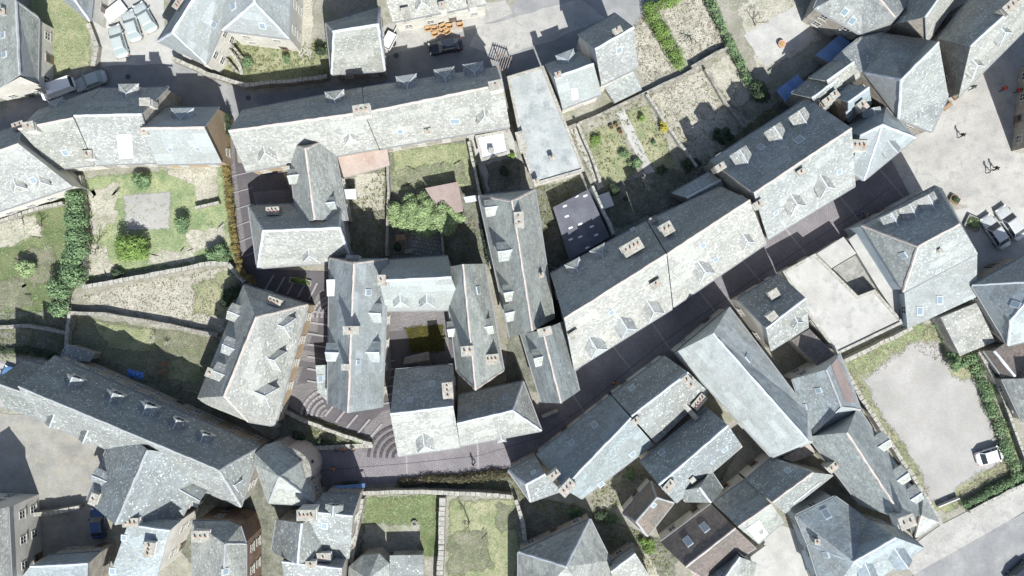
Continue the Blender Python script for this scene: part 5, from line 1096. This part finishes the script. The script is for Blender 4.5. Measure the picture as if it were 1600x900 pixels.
# ------------------------------------------------------------------ people
def body_mesh(kind):
    J = {'pel': (0, 0, .95, .15), 'sp': (.01, 0, 1.15, .14), 'ch': (.02, 0, 1.35, .17), 'nk': (.03, 0, 1.5, .065), 'hd': (.06, 0, 1.62, .105), 'tp': (.05, 0, 1.72, .085)}
    E = [('pel', 'sp'), ('sp', 'ch'), ('ch', 'nk'), ('nk', 'hd'), ('hd', 'tp')]
    for s, n in ((1, 'l'), (-1, 'r')):
        st = .18 * s if kind == 'walk' else 0
        J.update({n + 'sh': (.0, .19 * s, 1.4, .075), n + 'el': (-.04 - st * .8, .25 * s, 1.13, .05), n + 'wr': (.06 - st * 1.2, .26 * s, .90, .036), n + 'hn': (.09 - st * 1.3, .26 * s, .80, .042)})
        if kind == 'sit': J.update({n + 'hp': (0, .1 * s, .52, .1), n + 'kn': (.42, .12 * s, .5, .07), n + 'an': (.45, .12 * s, .1, .05), n + 'to': (.6, .13 * s, .05, .045)})
        else: J.update({n + 'hp': (st * .2, .1 * s, .88, .1), n + 'kn': (st * .9 + .03, .11 * s, .5, .065), n + 'an': (st * 1.4 - .04, .11 * s, .1, .045), n + 'to': (st * 1.4 + .12, .13 * s, .045, .045)})
        E += [('ch', n + 'sh'), (n + 'sh', n + 'el'), (n + 'el', n + 'wr'), (n + 'wr', n + 'hn'), ('pel', n + 'hp'), (n + 'hp', n + 'kn'), (n + 'kn', n + 'an'), (n + 'an', n + 'to')]
    if kind == 'sit':
        for k in ('pel', 'sp', 'ch', 'nk', 'hd', 'tp', 'lsh', 'rsh', 'lel', 'rel', 'lwr', 'rwr', 'lhn', 'rhn'):
            x, y, z, r = J[k]; J[k] = (x + (.25 if k[1:] in ('wr', 'hn') else 0), y * (.6 if k[1:] in ('wr', 'hn') else 1), z - .38, r)
    ks = list(J); me = bpy.data.meshes.new('body'); me.from_pydata([J[k][:3] for k in ks], [(ks.index(a), ks.index(b)) for a, b in E], [])
    o = bpy.data.objects.new('body_src', me); COL.objects.link(o); m = o.modifiers.new('s', 'SKIN'); m.use_smooth_shade = True
    for v, k in zip(me.skin_vertices[0].data, ks): v.radius = (J[k][3], J[k][3] * (1.0 if k not in ('ch', 'pel', 'sp') else .75)); v.use_root = (k == 'pel')
    sb = o.modifiers.new('b', 'SUBSURF'); sb.levels = 1; sb.render_levels = 1
    dg = bpy.context.evaluated_depsgraph_get(); out = bpy.data.meshes.new_from_object(o.evaluated_get(dg)); bpy.data.objects.remove(o)
    off = .38 if kind == 'sit' else 0
    for _ in range(4): out.materials.append(None)
    for p in out.polygons:
        c = p.center; z = c.z
        hand = abs(c.y) > .12 and ((z + off < .88 and z + off > .72 and abs(c.y) > .2) if kind != 'sit' else (c.x > .22 and z > .42 + .0 and z < .62 and abs(c.y) > .1 and False))
        p.material_index = 0 if z + off > 1.5 or hand else (3 if z < .11 else (2 if (z + off < .97 and (kind != 'sit' or z < .6)) else 1))
        p.use_smooth = True
    return out
BODY = {k: body_mesh(k) for k in ('walk', 'stand', 'sit')}
def person(label, px, py, head, top, bottom, kind='stand', z=0, hair='hair', group='people in the square and streets'):
    c = W(px, py, 1.0); root = empty('person', (c.x, c.y, z), R(head)); tag(root, label, 'person', group)
    o = bpy.data.objects.new('body', BODY[kind]); COL.objects.link(o); o.parent = root
    for sl, m in zip(o.material_slots, ('skin', top, bottom, 'cloth_black')): sl.link = 'OBJECT'; sl.material = M[m]
    zz = 1.68 - (.38 if kind == 'sit' else 0); b = MB(); n = 10
    rings = [(zz - .12, .115, -.045), (zz - .02, .128, -.02), (zz + .08, .105, 0), (zz + .12, .05, 0)]
    for z_, r, dx in rings: b.v += [Vector((.035 + dx + r * math.cos(6.283 * i / n), r * math.sin(6.283 * i / n) * .92, z_)) for i in range(n)]
    for k in range(3):
        for i in range(n): b.f.append((k * n + i, k * n + (i + 1) % n, (k + 1) * n + (i + 1) % n, (k + 1) * n + i)); b.m.append(0)
    b.f.append(tuple(range(3 * n, 4 * n))); b.m.append(0); b.build('hair', [M[hair]], root, None, True)
    f = MB()
    for s in (-1, 1): f.box((.155, s * .035, zz - .06), .012, .02, .012)
    f.build('eyes', [M['cloth_black']], root)
    n_ = MB(); n_.box((.168, 0, zz - .105), .03, .025, .04); n_.build('nose', [M['skin']], root)
    return root
person('person in dark clothes walking close to the long roof by the square', 1521, 136, 30, 'cloth_green', 'cloth_black', 'walk')
person('person in a red top in the shaded part of the square', 1570, 138, 200, 'cloth_red', 'cloth_black', 'walk')
person('person in a red top at the right edge of the shaded square', 1592, 141, 20, 'cloth_red', 'cloth_navy', 'walk')
person('person in black walking alone in the middle of the pale square', 1504, 211, 25, 'cloth_black', 'cloth_black', 'walk')
person('person in black and white near the parked saloons, left of the pair', 1549, 267, 20, 'cloth_white', 'cloth_black', 'walk')
person('person in black near the parked saloons, right of the pair', 1557, 263, 200, 'cloth_black', 'cloth_black', 'walk')
person('person in a violet top walking up the shaded street', 1346, 334, 200, 'cloth_violet', 'cloth_navy', 'walk')
person('person in beige beside the person in a violet top', 1355, 337, 200, 'cloth_beige', 'cloth_navy', 'walk')
person('person in an orange and dark outfit by the wall of the street house', 960, 599, 40, 'cloth_orange', 'cloth_black', 'walk')
person('person in grey walking in the sunny street near the verge', 740, 726, 20, 'cloth_grey', 'cloth_navy', 'walk')
person('person in brown walking by the church wall', 520, 733, 250, 'cloth_orange', 'cloth_green', 'walk')
person('person in dark grey by the doors at the foot of the street row', 1094, 449, 210, 'cloth_grey', 'cloth_black')
person('leftmost of three people sitting on the stone bench wall, in grey', 525, 702, 270, 'cloth_grey', 'denim', 'sit')
person('middle of three people sitting on the stone bench wall, in orange', 535, 702, 270, 'cloth_orange', 'denim', 'sit')
person('rightmost of three people sitting on the stone bench wall, in beige', 550, 701, 270, 'cloth_beige', 'cloth_black', 'sit')

# ------------------------------------------------------------------ small things
def crate(px, py, z, ang, mat='crate_wood', sx=.85, sy=.65, sz=.5):
    b = MB(); c = W(px, py, z); b.box((0, 0, 0), sx, sy, .06)
    for x, y, w_, d in ((0, -sy / 2 + .03, sx, .06), (0, sy / 2 - .03, sx, .06), (-sx / 2 + .03, 0, .06, sy - .12), (sx / 2 - .03, 0, .06, sy - .12)):
        for k in range(3): b.box((x, y, .065 + k * sz / 3), w_, d, sz / 3 - .04)
    for x in (-1, 1):
        for y in (-1, 1): b.box((x * (sx / 2 - .1), y * (sy / 2 - .1), .06), .07, .07, sz)
    o = b.build('crate', [M[mat]]); o.location = c; o.rotation_euler.z = R(ang); return o
for i, (x, y, z, a, l) in enumerate(((669, 46, 0, 12, 'orange wooden crate on the left of the heap by the road'), (679, 45, 0, 8, 'orange wooden crate second from the left of the roadside heap'), (680, 54, 0, 15, 'orange wooden crate at the front of the heap near the black car'), (690, 49, 0, -20, 'tilted orange wooden crate in the middle of the roadside heap'), (692, 42, .56, 25, 'orange wooden crate lying on top of the roadside heap'), (699, 51, 0, 40, 'orange wooden crate turned askew right of the heap middle'), (703, 42, 0, 6, 'orange wooden crate behind the askew one'), (719, 40, 0, 10, 'single orange wooden crate apart on the right of the heap'))):
    tag(crate(x, y, z, a), l, 'crate', 'orange crates by the road')
def table(label, px, py, sx, sy, ang, mat='plastic_white', ht=.74, name='garden_table', cat='table', group=None):
    c = W(px, py); r = empty(name, c, R(ang)); tag(r, label, cat, group); b = MB(); b.box((0, 0, ht - .05), sx, sy, .05); b.build('tabletop', [M[mat]], r)
    for x in (-1, 1):
        for y in (-1, 1): b = MB(); b.box((x * (sx / 2 - .1), y * (sy / 2 - .1), 0), .07, .07, ht - .05); b.build('leg', [M[mat]], r)
    return r
table('big white table on the concrete forecourt of the villa', 183, 20, 2.9, 1.7, 38)
table('stone garden table under the big tree', 659, 366, 1.5, 1.0, 5, 'stone_slab')
table('small dark garden table left of the stone table', 627, 371, 1.3, .8, 8, 'old_wood')
table('white slatted table beside the dark topiary ball', 946, 314, 1.5, 1.9, 20)
def seat(label, px, py, ang, w_=1.3, mat='old_wood', name='garden_bench', cat='bench'):
    c = W(px, py); r = empty(name, c, R(ang)); tag(r, label, cat); b = MB()
    for k in range(3): b.box((0, -.17 + k * .17, .42), w_, .13, .04)
    b.build('seat', [M[mat]], r); b = MB()
    for k in range(2): b.box((0, .27, .55 + k * .18), w_, .04, .13)
    b.build('backrest', [M[mat]], r)
    for x in (-1, 1):
        for y in (-.2, .25): b = MB(); b.box((x * (w_ / 2 - .08), y, 0), .06, .06, .42 if y < 0 else .86); b.build('leg', [M[mat]], r)
seat('upper of two weathered benches on the shaded lawn', 258, 568, 15, 1.4); seat('lower of two weathered benches on the shaded lawn', 255, 580, 195, 1.4)
seat('small bench against the garden wall by the stone table', 640, 392, 185, 1.2, 'stone_slab'); seat('wooden bench by the door of the corner house facing the square', 1479, 167, 40, 1.3, 'old_wood')
def planter(label, px, py, sx, sy, ang, ht=.5, mat='old_wood', name='planter', leaf=None):
    c = W(px, py); r = empty(name, c, R(ang)); tag(r, label, 'planter'); b = MB()
    for x, y, w_, d in ((0, -sy / 2, sx, .08), (0, sy / 2, sx, .08), (-sx / 2, 0, .08, sy - .08), (sx / 2, 0, .08, sy - .08)): b.box((x, y, 0), w_, d, ht)
    b.build('box', [M[mat]], r); b = MB(); b.box((0, 0, 0), sx - .08, sy - .08, ht - .08); b.build('soil', [M['dark_earth']], r)
    if leaf: leafcloud([(Vector((0, 0, ht)), sx * .45, sy * .45, .3)], 420, .12).build('plants', [M[leaf]], r)
planter('wooden planter against the front of the long roof by the square', 1494, 149, 1.2, .7, 40, .55, 'old_wood', leaf=None)
planter('long dark planter box against the wall at the west end of the street', 548, 755, 2.1, .6, 1, .6, 'iron', leaf='leaf_dark')
planter('raised stone bed with pale plants beside the house with three dormers', 1519, 349, 2.0, 1.6, -25, .5, 'stone_slab', leaf='leaf_pale')
planter('cluttered wooden planter at the corner of the house by the saloons', 1490, 312, 1.2, .8, -30, .5, 'old_wood', leaf='leaf_dark')
planter('long planter of bright plants in the lane below the hipped house', 470, 440, 2.8, .7, -10, .4, 'coping', leaf='leaf_bright')
planter('dark raised vegetable frame under the big tree', 622, 386, 1.2, 1.4, 5, .4, 'old_wood', leaf='leaf_dark')
def pot(label, px, py, r, mat='old_wood', ht=.6, leaf='leaf_dark'):
    c = W(px, py); e = empty('flower_pot', c); tag(e, label, 'flower pot', 'round pots in the planted bed'); b = MB(); b.tube((0, 0, 0), (0, 0, ht), r * .8, r, 14); b.build('pot', [M[mat]], e)
    leafcloud([(Vector((0, 0, ht)), r * .8, r * .8, .15)], 60, .07).build('plant', [M[leaf]], e)
pot('left round brown pot in the planted bed', 955, 200, .32); pot('middle round brown pot in the planted bed', 963, 197, .3); pot('round brown pot set below the other two', 969, 207, .32)
pot('orange flower pot on the patio at the top right', 1220, 70, .5, 'terracotta', .6, 'leaf_yellow'); pot('ring shaped grey pot on the first bottom lawn', 648, 817, .42, 'stone_slab', .4)
pot('small grey pot by the court wall of the annex', 776, 235, .35, 'stone_slab', .5)
# blue tarpaulin heap
b = MB(); c = W(212, 585); n = 14
gr = [[Vector((c.x + (i / n - .5) * 2.3, c.y + (j / 8 - .5) * 1.0 - (i / n - .5) * .6, .03 + max(0, math.sin(math.pi * i / n) * math.sin(math.pi * j / 8)) * (.45 + .3 * math.sin(i * 2.1) * math.cos(j * 1.7)) )) for j in range(9)] for i in range(n + 1)]
for i in range(n):
    for j in range(8): b.quad(gr[i][j], gr[i + 1][j], gr[i + 1][j + 1], gr[i][j + 1])
tag(b.build('tarpaulin', [M['blue_tarp']]), 'crumpled bright blue tarpaulin on the dark edge of the shaded lawn', 'tarpaulin')
# blue awning strip over the wall at the west end of the street
r = empty('awning', W(546, 764)); tag(r, 'narrow blue awning along the wall beneath the church hall', 'awning'); b = MB(); a = W(522, 766, 2.2); d = W(570, 762, 2.2)
b.quad(a, d, d + Vector((0, .5, -.25)), a + Vector((0, .5, -.25))); b.quad(a - Vector((0, 0, .03)), a + Vector((0, .5, -.28)), d + Vector((0, .5, -.28)), d - Vector((0, 0, .03))); b.build('canvas', [M['blue_metal']], r, r.location)
for p in (a, d): b = MB(); b.tube((p.x, p.y + .45, 0), (p.x, p.y + .45, 1.95), .03, .03, 6); b.build('post', [M['iron']], r, r.location)
# pergola at the road end of the long row
r = empty('pergola', W(785, 104), R(-18)); tag(r, 'small pinkish timber pergola at the road end of the long row', 'pergola'); b = MB()
for k in range(7): b.box((-.9 + k * .3, 0, 2.3), .08, 2.2, .12)
b.build('slats', [M['pink_tile']], r); b = MB()
for y in (-.9, .9): b.box((0, y, 2.15), 2.1, .1, .14)
b.build('beams', [M['old_wood']], r)
for x in (-.9, .9):
    for y in (-.9, .9): b = MB(); b.box((x, y, 0), .1, .1, 2.15); b.build('post', [M['old_wood']], r)
# open trailer, stone steps of the villa, fountain ring, manhole covers
r = empty('trailer', W(609, 66), R(62)); tag(r, 'small white open trailer beside the steep hipped roof', 'trailer'); b = MB(); b.box((0, 0, .45), 2.2, 1.3, .06)
for x, y, w_, d in ((0, -.65, 2.2, .05), (0, .65, 2.2, .05), (-1.1, 0, .05, 1.25), (1.1, 0, .05, 1.25)): b.box((x, y, .51), w_, d, .4)
b.box((1.7, 0, .45), 1.2, .08, .08); b.build('bed', [M['plastic_white']], r)
for s in (-1, 1): b = MB(); b.tube((0, s * .7, .3), (0, s * .85, .3), .3, .3, 14); b.build('wheel', [M['tyre']], r)
r = empty('garden_stairs', W(362, 88)); tag(r, 'pale stone garden stairs curling down from the villa', 'stairs')
for k in range(7):
    b = MB(); p = W(352 + k * 5 - (k - 3) ** 2 * .6, 70 + k * 6); b.box(p, 1.9, .45, 1.7 - k * .2, R(-35 - k * 7)); b.build('tread', [M['coping']], r, r.location)
for sx in (-1, 1):
    b = MB()
    for k in range(9): b.box(W(345 + sx * 9 + k * 4.5, 64 + k * 5.5 - sx * 5), .5, .3, 1.9 - k * .15, R(-45)); 
    b.build('balustrade', [M['stone_wall']], r, r.location)
for x, y, l in ((200, 120, 'round manhole cover in the shaded road above the dormer'), (388, 153, 'reddish round manhole cover at the road junction'), (619, 87, 'round manhole cover near the steep hipped roof')):
    b = MB(); c = W(x, y); b.tube((c.x, c.y, 0), (c.x, c.y, .004 * level([c]) + .006), .35, .35, 20); tag(b.build('manhole_cover', [M['iron']]), l, 'manhole cover')
# stone turret beside the church
r = empty('turret', W(474, 722)); tag(r, 'round stone stair turret with a weathered cap beside the church', 'turret'); c = W(468, 722); b = MB(); n = 24
for k, (z, rad) in enumerate(((-.5, 3.0), (7.0, 2.9), (7.2, 3.1), (7.5, 3.0))): b.v += [Vector((c.x + rad * math.cos(6.283 * i / n), c.y + rad * math.sin(6.283 * i / n), z)) for i in range(n)]
for k in range(3):
    for i in range(n): b.f.append((k * n + i, k * n + (i + 1) % n, (k + 1) * n + (i + 1) % n, (k + 1) * n + i)); b.m.append(0)
b.build('wall', [M['mortar']], r, r.location)
b = MB(); top = Vector((c.x, c.y, 8.9)); ring = [Vector((c.x + 3.2 * math.cos(6.283 * i / n), c.y + 3.2 * math.sin(6.283 * i / n), 7.45)) for i in range(n)]
for i in range(n): b.quad(ring[i], ring[(i + 1) % n], top)
b.build('roof', [M['stone_wall']], r, r.location)
for a in (-60, -20, 20): b = MB(); b.box((c.x + 2.95 * math.cos(R(a)), c.y + 2.95 * math.sin(R(a)), 4.5), .12, .35, 1.0, R(a)); b.build('window', [M['glass']], r, r.location)
